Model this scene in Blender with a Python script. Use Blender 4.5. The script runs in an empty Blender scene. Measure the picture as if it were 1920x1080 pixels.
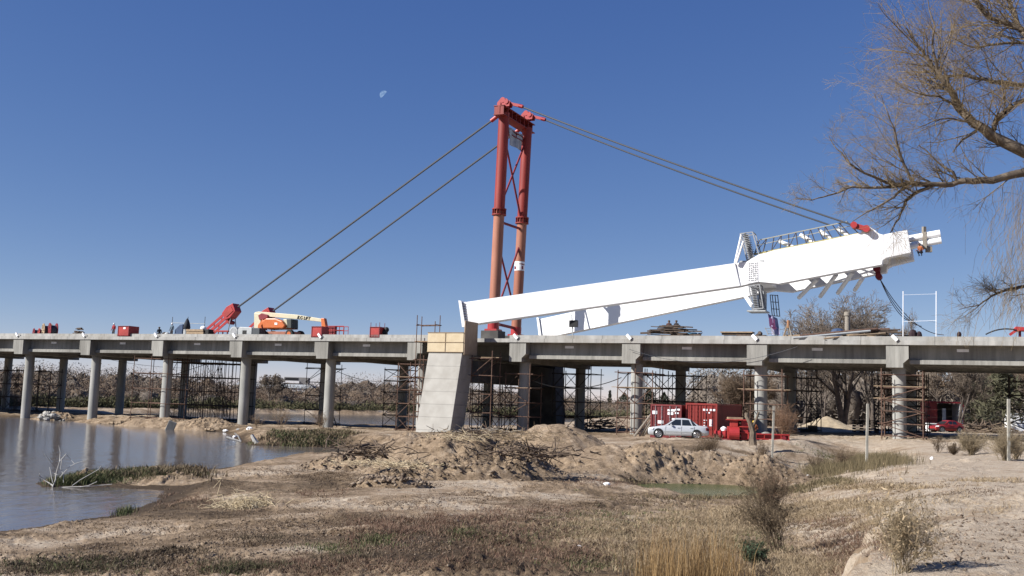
import bpy, math, random
import numpy as np
from mathutils import Vector, Matrix
R=math.radians
# ---------------------------------------------------------------- camera, sky, sun, exposure
EYE=4.4; F=1888.07; PIT=.109826; ROL=.03265
sc=bpy.context.scene
cf=np.array([0,math.cos(PIT),math.sin(PIT)]); cu0=np.array([0,-math.sin(PIT),math.cos(PIT)]); cr0=np.array([1.,0,0])
CR=math.cos(ROL)*cr0+math.sin(ROL)*cu0; CU=-math.sin(ROL)*cr0+math.cos(ROL)*cu0
cam=bpy.data.cameras.new("camera"); cam.sensor_width=36; cam.lens=F/1920*36; cam.clip_end=9000; cam.clip_start=.1
camo=bpy.data.objects.new("camera",cam); sc.collection.objects.link(camo)
camo.matrix_world=Matrix(((CR[0],CU[0],-cf[0],0),(CR[1],CU[1],-cf[1],0),(CR[2],CU[2],-cf[2],EYE),(0,0,0,1)))
sc.camera=camo
SAZ=R(-109); SEL=R(35)
w=bpy.data.worlds.new("World"); sc.world=w; w.use_nodes=True
nt=w.node_tree; bg=nt.nodes['Background']
sky=nt.nodes.new('ShaderNodeTexSky'); sky.sky_type='NISHITA'; sky.sun_disc=False
sky.sun_elevation=SEL; sky.sun_rotation=SAZ; sky.altitude=2500; sky.air_density=.7; sky.dust_density=.4; sky.ozone_density=4
sx=nt.nodes.new('ShaderNodeSeparateColor'); cx=nt.nodes.new('ShaderNodeCombineColor'); nt.links.new(sky.outputs[0],sx.inputs[0])
for i,(k,gm) in enumerate(((.84,1.12),(.91,.87),(1.72,.51))):      # film-like response of each channel of the clear sky
    pw=nt.nodes.new('ShaderNodeMath'); pw.operation='POWER'; pw.inputs[1].default_value=gm; nt.links.new(sx.outputs[i],pw.inputs[0])
    ml=nt.nodes.new('ShaderNodeMath'); ml.operation='MULTIPLY'; ml.inputs[1].default_value=k; nt.links.new(pw.outputs[0],ml.inputs[0]); nt.links.new(ml.outputs[0],cx.inputs[i])
nt.links.new(cx.outputs[0],bg.inputs[0]); bg.inputs[1].default_value=.081
sl=bpy.data.lights.new("sun",'SUN'); sl.energy=5.0; sl.angle=R(.5); sl.color=(1,.965,.915)
so=bpy.data.objects.new("sun",sl); sc.collection.objects.link(so)
SD=Vector((math.sin(SAZ)*math.cos(SEL),math.cos(SAZ)*math.cos(SEL),math.sin(SEL)))
so.rotation_euler=SD.to_track_quat('Z','Y').to_euler(); so.location=(-60,-30,60)
sc.view_settings.view_transform='Standard'; sc.view_settings.look='None'; sc.view_settings.gamma=1; sc.view_settings.exposure=.8
sc.cycles.max_bounces=6; sc.cycles.diffuse_bounces=1; sc.cycles.transparent_max_bounces=8

# ---------------------------------------------------------------- projection maths (image px of the 1920 photo -> world)
def ray(px,py):
    d=cf+(px-960)/F*CR+(540-py)/F*CU
    return d
def onY(px,py,Y):
    d=ray(px,py); k=Y/d[1]; return np.array([d[0]*k,Y,EYE+d[2]*k])
def onZ(px,py,z):
    d=ray(px,py); k=(z-EYE)/d[2]; return np.array([d[0]*k,d[1]*k,z])
def proj(P):
    x,y,z=P[...,0],P[...,1],P[...,2]-EYE
    yc=y*cf[1]+z*cf[2]; u=F*x/yc; v=F*(y*cu0[1]+z*cu0[2])/yc
    c,s=math.cos(ROL),math.sin(ROL)
    return 960+u*c+v*s, 540-(-u*s+v*c)
TH=.43473648; L=11.513; W=15.374; BO=np.array([22.444,90.0])
ds=np.array([math.cos(TH),-math.sin(TH)]); dt=np.array([math.sin(TH),math.cos(TH)])
def B(s,t,z):
    p=BO+s*ds+t*dt; return Vector((p[0],p[1],z))
def toST(p):
    q=np.array([p[0],p[1]])-BO; return float(q@ds),float(q@dt)
def onT(px,py,t):            # point of the vertical plane t=const (along the bridge) seen at px,py -> (s,z)
    d=ray(px,py); k=(t+BO@dt)/(d[:2]@dt); p=d*k
    return float(p[:2]@ds-BO@ds),float(EYE+p[2])
def BT(px,py,t):
    s,z=onT(px,py,t); return B(s,t,z)
def onPlane(px,py,p0,n):
    d=Vector(ray(px,py)); o=Vector((0,0,EYE)); k=(p0-o).dot(n)/d.dot(n); return o+d*k

# ---------------------------------------------------------------- object helpers
COL=sc.collection
def tag(o,label,cat,group=None,kind=None):
    if label: o['label']=label
    if cat: o['category']=cat
    if group: o['group']=group
    if kind: o['kind']=kind
    return o
def thing(name,label,cat,loc=(0,0,0),rz=0,group=None):
    o=bpy.data.objects.new(name,None); COL.objects.link(o); o.location=loc; o.rotation_euler=(0,0,rz)
    o.empty_display_size=.2
    return tag(o,label,cat,group)
def minv(o):
    m=Matrix.Identity(4); ch=[]
    while o is not None: ch.append(o); o=o.parent
    for c in reversed(ch): m=m@Matrix.LocRotScale(c.location,c.rotation_euler,c.scale)
    return m.inverted()
def dup(o,parent=None,loc=None,rz=None,label=None):
    c=o.copy(); COL.objects.link(c); c.parent=parent
    if loc is not None: c.location=loc
    if rz is not None: c.rotation_euler=(0,0,rz)
    if label: c['label']=label
    for ch in [x for x in COL.objects if x.parent==o]: dup(ch,c)
    return c
class MB:
    def __init__(s): s.v=[]; s.f=[]
    def add(s,vs,fs):
        n=len(s.v); s.v+= [tuple(v) for v in vs]; s.f+=[tuple(i+n for i in f) for f in fs]; return s
    def hexa(s,p):   # 8 points: bottom 4 ccw, top 4
        return s.add(p,[(3,2,1,0),(4,5,6,7),(0,1,5,4),(1,2,6,5),(2,3,7,6),(3,0,4,7)])
    def box(s,c,d,rz=0,M=None):
        hx,hy,hz=d[0]/2,d[1]/2,d[2]/2; q=[]
        for z in(-hz,hz):
            for x,y in((-hx,-hy),(hx,-hy),(hx,hy),(-hx,hy)):
                v=Vector((x,y,z))
                if rz: v=Matrix.Rotation(rz,3,'Z')@v
                if M is not None: v=M@v
                q.append(v+Vector(c))
        return s.hexa(q)
    def bbox(s,s0,s1,t0,t1,z0,z1):   # box in bridge axes
        return s.hexa([B(s0,t0,z0),B(s1,t0,z0),B(s1,t1,z0),B(s0,t1,z0),B(s0,t0,z1),B(s1,t0,z1),B(s1,t1,z1),B(s0,t1,z1)])
    def beam(s,a,b,w,h,up=(0,0,1)):
        a=Vector(a);b=Vector(b);d=(b-a).normalized(); x=d.cross(Vector(up))
        if x.length<1e-4: x=d.cross(Vector((0,1,0)))
        x.normalize(); y=x.cross(d).normalized(); x*=w/2; y*=h/2
        return s.hexa([a-x-y,a+x-y,a+x+y,a-x+y,b-x-y,b+x-y,b+x+y,b-x+y])
    def tube(s,a,b,r,r2=None,n=8,caps=True):
        a=Vector(a);b=Vector(b);r2=r if r2 is None else r2
        d=(b-a).normalized(); x=d.orthogonal().normalized(); y=d.cross(x); vs=[]
        for p,q in((a,r),(b,r2)):
            for i in range(n):
                t=2*math.pi*i/n; vs.append(p+(x*math.cos(t)+y*math.sin(t))*q)
        fs=[(i,(i+1)%n,n+(i+1)%n,n+i) for i in range(n)]
        if caps: fs+=[tuple(range(n))[::-1],tuple(range(n,2*n))]
        return s.add(vs,fs)
    def path(s,pts,rs,n=7):
        pts=[Vector(p) for p in pts]; m=len(pts)
        if not hasattr(rs,'__len__'): rs=[rs]*m
        vs=[];x=None
        for i,p in enumerate(pts):
            d=(pts[min(i+1,m-1)]-pts[max(i-1,0)]).normalized()
            x=d.orthogonal().normalized() if x is None else (x-d*x.dot(d)).normalized()
            y=d.cross(x)
            for k in range(n):
                t=2*math.pi*k/n; vs.append(p+(x*math.cos(t)+y*math.sin(t))*rs[i])
        fs=[(i*n+k,i*n+(k+1)%n,(i+1)*n+(k+1)%n,(i+1)*n+k) for i in range(m-1) for k in range(n)]
        fs+=[tuple(range(n))[::-1],tuple(range((m-1)*n,m*n))]
        return s.add(vs,fs)
    def prism(s,pts,ex):
        n=len(pts); ex=Vector(ex); a=[Vector(p) for p in pts]
        fs=[tuple(range(n)),tuple(range(2*n-1,n-1,-1))]+[(i,i+n,(i+1)%n+n,(i+1)%n) for i in range(n)]
        return s.add(a+[p+ex for p in a],fs)
    def lathe(s,prof,c=(0,0,0),n=20,M=None):  # prof (r,z)
        vs=[];m=len(prof)
        for r,z in prof:
            for k in range(n):
                t=2*math.pi*k/n; v=Vector((r*math.cos(t),r*math.sin(t),z))
                if M is not None: v=M@v
                vs.append(v+Vector(c))
        fs=[(i*n+k,i*n+(k+1)%n,(i+1)*n+(k+1)%n,(i+1)*n+k) for i in range(m-1) for k in range(n)]
        fs+=[tuple(range(n))[::-1],tuple(range((m-1)*n,m*n))]
        return s.add(vs,fs)
    def ball(s,c,r,n=10,sc3=(1,1,1),jit=0,rng=None):
        vs=[];m=n//2+1
        for i in range(m+1):
            a=math.pi*i/m
            for k in range(n):
                t=2*math.pi*k/n; q=1+(rng.uniform(-jit,jit) if rng else 0)
                vs.append((c[0]+r*q*sc3[0]*math.sin(a)*math.cos(t),c[1]+r*q*sc3[1]*math.sin(a)*math.sin(t),c[2]+r*q*sc3[2]*math.cos(a)))
        return s.add(vs,[(i*n+k,(i+1)*n+k,(i+1)*n+(k+1)%n,i*n+(k+1)%n) for i in range(m) for k in range(n)])
    def build(s,name,mat,parent=None,world=True,smooth=False,bevel=0,label=None):
        me=bpy.data.meshes.new(name)
        vs=s.v
        if parent is not None and world:
            M=minv(parent); vs=[tuple(M@Vector(v)) for v in vs]
        me.from_pydata(vs,[],s.f); me.materials.append(mat)
        import bmesh
        bm=bmesh.new(); bm.from_mesh(me); bmesh.ops.recalc_face_normals(bm,faces=bm.faces); bm.to_mesh(me); bm.free()
        if smooth:
            me.polygons.foreach_set('use_smooth',[len(p.vertices)<=4 for p in me.polygons])
            try: me.set_sharp_from_angle(angle=R(40))
            except Exception: pass
        o=bpy.data.objects.new(name,me); COL.objects.link(o); o.parent=parent
        if bevel:
            b=o.modifiers.new('bevel','BEVEL'); b.width=bevel; b.segments=2; b.limit_method='ANGLE'
        if label: o['label']=label
        return o
def npmesh(name,V,Fq,mat,parent=None,smooth=False,attr=None):
    """V (n,3), Fq (m,k) numpy faces"""
    me=bpy.data.meshes.new(name); k=Fq.shape[1]
    if parent is not None:
        M=np.array(minv(parent)); V=V@M[:3,:3].T+M[:3,3]
    me.vertices.add(len(V)); me.vertices.foreach_set('co',V.astype(np.float32).ravel())
    me.loops.add(Fq.size); me.loops.foreach_set('vertex_index',Fq.astype(np.int32).ravel())
    me.polygons.add(len(Fq)); me.polygons.foreach_set('loop_start',np.arange(0,Fq.size,k,dtype=np.int32))
    try: me.polygons.foreach_set('loop_total',np.full(len(Fq),k,dtype=np.int32))
    except Exception: pass
    if smooth: me.polygons.foreach_set('use_smooth',np.ones(len(Fq),dtype=bool))
    if attr:
        for an,av in attr.items():
            a=me.attributes.new(an,'FLOAT','POINT'); a.data.foreach_set('value',av.astype(np.float32))
    me.update(calc_edges=True); me.materials.append(mat)
    o=bpy.data.objects.new(name,me); COL.objects.link(o); o.parent=parent
    return o
# ---------------------------------------------------------------- materials
MATS={}
def mat(name,c1,c2=None,scale=3,rough=.8,metal=0,bump=0,bscale=None,stretch=(1,1,1),spec=.4,detail=6,lo=.35,hi=.65,c3=None,s3=.4,island=False):
    if name in MATS: return MATS[name]
    if 'white' not in name:
        kk=.72; c1=tuple(x*kk for x in c1); c2=c2 and tuple(x*kk for x in c2); c3=c3 and tuple(x*kk for x in c3)
    m=bpy.data.materials.new(name); m.use_nodes=True; t=m.node_tree; N=t.nodes; Lk=t.links.new
    b=N['Principled BSDF']; b.inputs['Roughness'].default_value=rough; b.inputs['Metallic'].default_value=metal
    b.inputs['Specular IOR Level'].default_value=spec
    b.inputs['Base Color'].default_value=(*c1,1)
    if c2 is not None or bump:
        tc=N.new('ShaderNodeTexCoord'); mp=N.new('ShaderNodeMapping'); mp.inputs['Scale'].default_value=stretch
        Lk(tc.outputs['Object'],mp.inputs[0])
    if c2 is not None:
        if island:
            g=N.new('ShaderNodeNewGeometry'); out=g.outputs['Random Per Island']
            r=N.new('ShaderNodeValToRGB'); Lk(out,r.inputs[0]); r.color_ramp.elements[0].position=0; r.color_ramp.elements[1].position=1
        else:
            n=N.new('ShaderNodeTexNoise'); n.inputs['Scale'].default_value=scale; n.inputs['Detail'].default_value=detail
            Lk(mp.outputs[0],n.inputs[0]); r=N.new('ShaderNodeValToRGB'); Lk(n.outputs[0],r.inputs[0])
            r.color_ramp.elements[0].position=lo; r.color_ramp.elements[1].position=hi
        r.color_ramp.elements[0].color=(*c1,1); r.color_ramp.elements[1].color=(*c2,1)
        out=r.outputs[0]
        if c3 is not None:
            if island:
                e=r.color_ramp.elements.new(.5); e.color=(*c3,1)
            else:
                n3=N.new('ShaderNodeTexNoise'); n3.inputs['Scale'].default_value=s3; n3.inputs['Detail'].default_value=5; Lk(mp.outputs[0],n3.inputs[0])
                r3=N.new('ShaderNodeValToRGB'); r3.color_ramp.elements[0].position=.5; r3.color_ramp.elements[1].position=.68; Lk(n3.outputs[0],r3.inputs[0])
                mx=N.new('ShaderNodeMix'); mx.data_type='RGBA'; Lk(r3.outputs[0],mx.inputs[0]); Lk(out,mx.inputs[6]); mx.inputs[7].default_value=(*c3,1); out=mx.outputs[2]
        Lk(out,b.inputs['Base Color'])
    if bump:
        n=N.new('ShaderNodeTexNoise'); n.inputs['Scale'].default_value=bscale or scale*3; n.inputs['Detail'].default_value=8
        Lk(mp.outputs[0],n.inputs[0]); bp=N.new('ShaderNodeBump'); bp.inputs['Strength'].default_value=bump; bp.inputs['Distance'].default_value=.05
        Lk(n.outputs[0],bp.inputs['Height']); Lk(bp.outputs[0],b.inputs['Normal'])
    MATS[name]=m; return m
def ribbed(name,c1,c2,freq,axis,strength=1.0,rough=.55,dist=.05):   # corrugation / board lines
    m=mat(name,c1,c2,scale=1.2,rough=rough,c3=None); t=m.node_tree; N=t.nodes
    tc=[n for n in N if n.type=='TEX_COORD'][0]; wv=N.new('ShaderNodeTexWave'); wv.bands_direction=axis; wv.inputs['Scale'].default_value=freq
    t.links.new(tc.outputs['Object'],wv.inputs[0]); bp=N.new('ShaderNodeBump'); bp.inputs['Strength'].default_value=strength; bp.inputs['Distance'].default_value=dist
    t.links.new(wv.outputs[0],bp.inputs['Height']); t.links.new(bp.outputs[0],N['Principled BSDF'].inputs['Normal']); return m
CONC=mat('concrete',(.33,.32,.29),(.44,.43,.39),scale=.9,rough=.9,bump=.25,bscale=6,stretch=(1,1,.35),c3=(.25,.24,.215),s3=.22)
CONC2=mat('concrete_fresh',(.45,.43,.38),(.55,.53,.475),scale=.7,rough=.9,bump=.2,bscale=5,c3=(.38,.36,.32),s3=.3)
SLAB=mat('concrete_slab',(.42,.41,.385),(.52,.51,.48),scale=1.2,rough=.9,bump=.2,bscale=8,c3=(.40,.38,.34),s3=.35)
COLM=mat('concrete_column',(.40,.40,.37),(.50,.49,.46),scale=.8,rough=.85,bump=.15,bscale=4,stretch=(1,1,.5),c3=(.33,.32,.29),s3=.3)
DARKC=mat('concrete_dark_shade',(.07,.066,.062),(.12,.115,.105),scale=1.0,rough=.9)  # dark concrete; shade painted into the under-deck cross beam and far pedestal
CREAM=mat('cream_plywood',(.62,.50,.32),(.70,.58,.39),scale=1.5,rough=.7,bump=.1)
TANP=mat('tan_plywood',(.40,.30,.20),(.47,.36,.25),scale=1.8,rough=.8,bump=.1)
WHITE=mat('white_paint',(.80,.80,.80),(.84,.84,.84),scale=.5,rough=.45,c3=(.76,.765,.77),s3=.15)
WHITES=mat('white_streaked',(.74,.74,.74),(.84,.84,.84),scale=1.2,rough=.5,stretch=(3,3,.2))
GALV=mat('galvanised',(.30,.31,.32),(.45,.46,.47),scale=5,rough=.5,metal=.5)
REDP=mat('red_paint',(.40,.035,.03),(.50,.055,.045),scale=2,rough=.5,c3=(.33,.03,.025),s3=.5)
REDD=mat('red_dark',(.20,.012,.022),(.27,.02,.03),scale=2,rough=.6)
REDF=mat('red_fresh',(.40,.03,.032),(.48,.04,.042),scale=2,rough=.45)
ORNG=mat('orange_primer',(.42,.165,.10),(.50,.21,.135),scale=1.2,rough=.65,c3=(.38,.13,.075),s3=.3,stretch=(1,1,.3))
REDT=mat('red_tower',(.30,.030,.022),(.36,.042,.030),scale=1.5,rough=.6,c3=(.25,.026,.02),s3=.3,stretch=(1,1,.3))
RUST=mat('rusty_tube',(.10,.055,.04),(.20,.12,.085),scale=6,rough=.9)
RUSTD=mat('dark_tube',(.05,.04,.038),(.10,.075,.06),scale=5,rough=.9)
WOOD=mat('plank_wood',(.30,.21,.13),(.46,.34,.22),scale=3,rough=.85,stretch=(1,1,4))
WOODG=mat('weathered_wood',(.25,.22,.18),(.38,.34,.29),scale=8,rough=.9,stretch=(4,4,1),bump=.3)
WOODD=mat('dark_wood',(.06,.045,.035),(.14,.10,.075),scale=3,rough=.9)
CABLE=mat('steel_cable',(.07,.075,.085),(.11,.115,.13),scale=40,rough=.6,metal=.3)
BLACK=mat('black_rubber',(.012,.012,.013),rough=.7)
GLASS=mat('car_glass',(.02,.025,.03),rough=.08,spec=.8)
SILV=mat('silver_paint',(.66,.69,.72),(.70,.73,.76),scale=1,rough=.3,metal=.2)
CHROME=mat('alloy',(.55,.55,.56),rough=.3,metal=.7)
BLUET=mat('blue_tarp',(.03,.06,.13),(.05,.09,.18),scale=4,rough=.7)
BLUEB=mat('light_blue_plastic',(.10,.33,.52),rough=.5)
LIFTC=mat('cream_paint',(.66,.60,.42),(.72,.66,.47),scale=2,rough=.45)
LIFTO=mat('orange_paint',(.62,.15,.035),(.68,.18,.05),scale=2,rough=.4)
GREYM=mat('grey_sheet',(.42,.44,.44),(.52,.54,.54),scale=3,rough=.5)
BARK=mat('bark',(.13,.10,.075),(.24,.19,.14),scale=5,rough=.95,bump=.4,bscale=14,stretch=(1,1,.4))

def weather(m,period=0,line=.035,streak=.35,fx=2.2,fz=.12):
    """pour joints every `period` metres along the bridge and rain streaks running down the face"""
    t=m.node_tree;N=t.nodes;Lk=t.links.new;b=N['Principled BSDF']; src=b.inputs['Base Color'].links[0].from_socket
    tc=[n for n in N if n.type=='TEX_COORD'][0]; mp=N.new('ShaderNodeMapping'); mp.inputs['Rotation'].default_value=(0,0,TH); Lk(tc.outputs['Object'],mp.inputs[0])
    m2=N.new('ShaderNodeMapping'); m2.inputs['Scale'].default_value=(fx,fx*.3,fz); Lk(mp.outputs[0],m2.inputs[0])
    n=N.new('ShaderNodeTexNoise'); n.inputs['Scale'].default_value=1; n.inputs['Detail'].default_value=5; n.inputs['Roughness'].default_value=.7; Lk(m2.outputs[0],n.inputs[0])
    r=N.new('ShaderNodeMapRange'); r.inputs[1].default_value=.42; r.inputs[2].default_value=.72; r.inputs[3].default_value=1; r.inputs[4].default_value=1-streak; Lk(n.outputs[0],r.inputs[0]); out=r.outputs[0]
    if period:
        sp=N.new('ShaderNodeSeparateXYZ'); Lk(mp.outputs[0],sp.inputs[0]); a=N.new('ShaderNodeMath'); a.operation='PINGPONG'; a.inputs[1].default_value=period/2; Lk(sp.outputs[0],a.inputs[0])
        c=N.new('ShaderNodeMapRange'); c.inputs[1].default_value=line*.5; c.inputs[2].default_value=line*1.5; c.inputs[3].default_value=.62; c.inputs[4].default_value=1; Lk(a.outputs[0],c.inputs[0])
        q=N.new('ShaderNodeMath'); q.operation='MULTIPLY'; Lk(out,q.inputs[0]); Lk(c.outputs[0],q.inputs[1]); out=q.outputs[0]
    mx=N.new('ShaderNodeMix'); mx.data_type='RGBA'; mx.blend_type='MULTIPLY'; mx.inputs[0].default_value=1; Lk(src,mx.inputs[6]); Lk(out,mx.inputs[7]); Lk(mx.outputs[2],b.inputs['Base Color'])
weather(SLAB,2.88,.04,.30); weather(CONC,0,0,.42); weather(COLM,0,0,.30,1.4,.1); weather(REDT,0,0,.35,3,.06); weather(ORNG,0,0,.30,3,.06)
# ---------------------------------------------------------------- ground
def hsh(ix,iy,seed):
    h=(ix.astype(np.int64)*374761393+iy.astype(np.int64)*668265263+seed*1442695041)&0xffffffff
    h=((h^(h>>13))*1274126177)&0xffffffff; h=h^(h>>16)
    return (h&0xffffff)/float(0xffffff)
def vnoise(x,y,seed=0):
    ix=np.floor(x);iy=np.floor(y);fx=x-ix;fy=y-iy; fx=fx*fx*fx*(fx*(fx*6-15)+10); fy=fy*fy*fy*(fy*(fy*6-15)+10)
    a=hsh(ix,iy,seed);b=hsh(ix+1,iy,seed);c=hsh(ix,iy+1,seed);d=hsh(ix+1,iy+1,seed)
    return (a+(b-a)*fx)*(1-fy)+(c+(d-c)*fx)*fy
def fbm(x,y,oct=5,seed=0,gain=.5):
    s=0;a=1;n=0
    for i in range(oct):
        s=s+a*(vnoise(x,y,seed+i*17)-.5);n+=a;a*=gain;x=x*2.03+13.1;y=y*2.03+7.7
    return s/n*2
CP=[(0,1030,.45),(0,1080,.85),(250,1000,.45),(250,1080,.95),(500,900,.35),(500,950,.6),(500,1020,1.0),(500,1080,1.1),(700,890,.55),(750,930,.8),(750,1000,1.1),(750,1080,1.3),
(1000,900,.7),(1000,950,.9),(1000,1020,1.1),(1000,1080,1.3),(1200,935,.6),(1200,980,1.0),(1200,1080,1.3),(1320,930,.45),(1400,940,.5),(1450,980,1.1),(1400,1080,1.5),(1550,1010,1.4),(1560,1080,1.6),
(1520,940,1.1),(1620,895,1.7),(1700,880,2.0),(1920,865,2.15),(1920,950,2.3),(1700,950,2.2),(1700,1080,2.4),(1920,1080,2.6),(1500,870,.6),(1600,865,.8),(1500,835,1.85),(1700,842,2.0),(1900,842,2.1),
(1300,832,1.8),(1150,832,1.6),(1000,835,1.35),(850,825,1.15),(700,815,1.0),(600,810,.75),(500,805,.7),
(43,783,-.1),(171,781,.54),(307,782,.75),(452,794,.45),(610,797.5,.62),(785,805,.75),(977,810,1.16),(1185,814,1.46),(1424,815,1.95),(1680,824,2.12),
(400,786,.15),(520,791,.15),(640,798,.15),(760,800,.2),(880,801,.25),(1000,802,.35),(1100,796,.5),(120,792,.3),(200,790,.4),(300,800,.25),(100,770,.5),(200,768,.35),(0,768,.5),(500,768,.8),(700,772,.8),(900,773,.9),(1100,778,1.0),(1200,784,1.4),(1300,800,1.8),(1500,800,2.0),(1800,800,2.1),(1920,790,2.15),(1600,785,2.0),(-200,790,.2),(-200,900,.1),(2200,900,2.4),(2200,1080,2.6),(-200,1080,.8),(960,1200,1.9),(300,1300,1.9),(1800,1300,2.6)]
_c=np.array([onZ(a,b,z) for a,b,z in CP]); 
def uv(x,y):
    y=np.maximum(y,2.0); u=np.clip(x/y,-.75,.75); return u*2.6,np.log(np.minimum(y,450.))
_u=np.stack(uv(_c[:,0],_c[:,1]),1)
_D=np.sqrt(((_u[:,None]-_u[None])**2).sum(2)+.0025); _n=len(CP)
_A=np.zeros((_n+1,_n+1)); _A[:_n,:_n]=_D+np.eye(_n)*-.004; _A[:_n,_n]=1; _A[_n,:_n]=1
_w=np.linalg.solve(_A,np.concatenate([_c[:,2],[0]]))
def poly(px,z):
    return np.array([onZ(a,b,z)[:2] for a,b in px])
LAKE=poly([(-900,770),(-300,776),(0,782),(60,783),(87,788),(133,789),(200,793),(300,803),(367,807),(417,810),(443,823),(467,835),(550,837),(640,840),(700,846),(700,855),(640,865),(533,864),(467,867),(417,875),(383,884),(340,877),(267,875),(200,883),(127,897),(73,907),(85,914),(200,913),(300,917),(333,920),(300,935),(283,945),(253,957),(213,967),(133,977),(67,990),(0,998),(-100,1010),(-700,1060)],0)
RIVER=poly([(-60,784),(175,781),(245,776),(340,772),(500,775),(700,778),(870,780),(1000,782),(1120,784),(1200,785),(1200,790),(1130,791),(1060,795),(985,800),(880,800),(760,799),(640,797),(560,792),(480,788),(400,785),(340,783.5),(250,783.5),(175,783.6),(-60,786)],0)
POND=poly([(1190,908),(1260,903),(1340,905),(1430,908),(1530,900),(1560,905),(1500,921),(1430,931),(1330,931),(1230,922)],.42)
def sdist(x,y,P):     # >0 inside, metres
    d=np.full(x.shape,1e9); ins=np.zeros(x.shape,bool); n=len(P)
    for i in range(n):
        a=P[i];b=P[(i+1)%n]; e=b-a; t=np.clip(((x-a[0])*e[0]+(y-a[1])*e[1])/(e@e),0,1)
        d=np.minimum(d,np.hypot(x-a[0]-t*e[0],y-a[1]-t*e[1]))
        c=((a[1]>y)!=(b[1]>y))&(x<(b[0]-a[0])*(y-a[1])/((b[1]-a[1]) or 1e-9)+a[0]); ins^=c
    return np.where(ins,d,-d)
BLUFF=poly([(1632,1000),(1680,982),(1800,985),(1960,990),(2300,1080),(2900,1700),(1500,1900),(1606,1120),(1622,1050)],2.1)
def sst(a,b,x):
    t=np.clip((x-a)/(b-a),0,1); return t*t*(3-2*t)
BUMPS=[ # px,py(base),z-height,rx,ry : gentle swells
 (400,1000,.12,2.2,1.2),(620,985,.12,2.5,1.2),(830,985,.2,2.4,1.2),(1000,1000,.12,2,1.2),(330,885,.35,3.5,1.1),(160,895,.2,3.5,.8)]
_bc=[(onZ(a,b,.8)[:2],h,rx,ry) for a,b,h,rx,ry in BUMPS]
EDGE=[onZ(a,b,2.2)[:2] for a,b in ((1640,1100),(1625,1020),(1660,985),(1700,975))]
def H(x,y,fine=True):
    x=np.asarray(x,float);y=np.asarray(y,float)
    u,v=uv(x,y); z=np.full(x.shape,_w[_n])
    for i in range(_n): z=z+_w[i]*np.sqrt((u-_u[i,0])**2+(v-_u[i,1])**2+.0025)
    r=np.hypot(x,y); z=np.where(y<0,1.9,z); z=np.clip(z,-.3,2.9); z=np.maximum(z,.22)
    for c,h,rx,ry in _bc: z=z+h*np.exp(-((x-c[0])/rx)**2-((y-c[1])/ry)**2)
    amp=.5+.5*sst(10,40,r)
    z=z+.12*amp*fbm(x*.35,y*.35,4,3)
    if fine: z=z+(.35+1.5*sst(-.15,.35,fbm(x*.28,y*.28,3,91)))*(.075*fbm(x*1.3,y*1.3,5,9)+.06*np.abs(fbm(x*4,y*4,3,21))+.03*fbm(x*9,y*9,3,71)*sst(60,20,r))*sst(2500,120,r)
    db=sdist(x,y,BLUFF)+.35*fbm(x*1.6,y*1.6,4,41); z=z+.42*sst(-.12,.16,db)*sst(5.5,0,db)
    wob=.7*fbm(x*.25,y*.25,4,31)*sst(15,60,r)+.3*fbm(x*1.1,y*1.1,4,33)
    for P,zl in ((LAKE,0.),(RIVER,0.),(POND,.42)):
        d=sdist(x,y,P)+wob*(.5 if zl else 1)
        k=sst(-2.2 if not zl else -1.0,0,d)         # bank
        z=np.where(d<0,zl+.02+(z-zl-.02)*(1-k)**1.3,np.minimum(z,zl-.02-np.minimum(.7,.25*d)))
    return z
def G(px,py):
    px=np.asarray(px,float);py=np.asarray(py,float)
    D=cf[None]+((px-960)/F)[:,None]*CR[None]+((540-py)/F)[:,None]*CU[None]
    z=np.full(px.shape,1.0)
    for _ in range(8):
        k=np.where(D[:,2]<-1e-4,(z-EYE)/np.minimum(D[:,2],-1e-4),1000.); x=D[:,0]*k;y=D[:,1]*k
        z=.5*z+.5*H(x,y)
    return np.stack([x,y,H(x,y)],1)
def g1(px,py): return Vector(G([px],[py])[0])
def hz(p): return float(H(np.array([p[0]]),np.array([p[1]]))[0])
# polar sheet around the viewpoint, fine in front
th=np.concatenate([np.linspace(-180,-40,60)[:-1],np.linspace(-40,40,900),np.linspace(40,180,60)[1:]])
rr=np.concatenate([np.geomspace(1.2,9,14)[:-1],np.geomspace(9,150,640),np.geomspace(150,420,80)[1:],np.geomspace(420,7000,22)[1:]])
TT,RR=np.meshgrid(np.radians(th),rr); X=np.sin(TT)*RR;Y=np.cos(TT)*RR
Z=H(X,Y); 
V=np.stack([X,Y,Z],2).reshape(-1,3); nr,na=X.shape
i,j=np.meshgrid(np.arange(nr-1),np.arange(na-1),indexing='ij'); a=(i*na+j).ravel()
Fq=np.stack([a,a+1,a+na+1,a+na],1)[:,::-1]
# true surface colour: moist dark earth by the water and in weedy patches, pale dry sand elsewhere
dl=-sdist(X,Y,LAKE); dp=-sdist(X,Y,POND)
moist=np.maximum(np.exp(-np.maximum(dl,0)/1.5),np.exp(-np.maximum(dp,0)/1.0))*.8
px_,py_=proj(V); px_=px_.reshape(X.shape);py_=py_.reshape(X.shape)
def blob(cx,cy,rx,ry): return np.exp(-((px_-cx)/rx)**2-((py_-cy)/ry)**2)
weed=np.clip(sum(blob(*q) for q in [(850,1010,260,28),(350,960,140,18),(1000,1050,300,30),(250,1060,200,22),(600,905,90,12),(1450,1040,170,60),(1100,950,120,14),(560,1075,100,16)]),0,1)
weed=np.where(Y>2,weed,0)
pat=fbm(X*.5,Y*.5,5,77)+.6*fbm(X*.12,Y*.12,3,5)
dark=np.clip(.28+.55*pat+.5*weed+moist-.35*sst(1380,1650,px_)*(Y>2),0,1)
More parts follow.
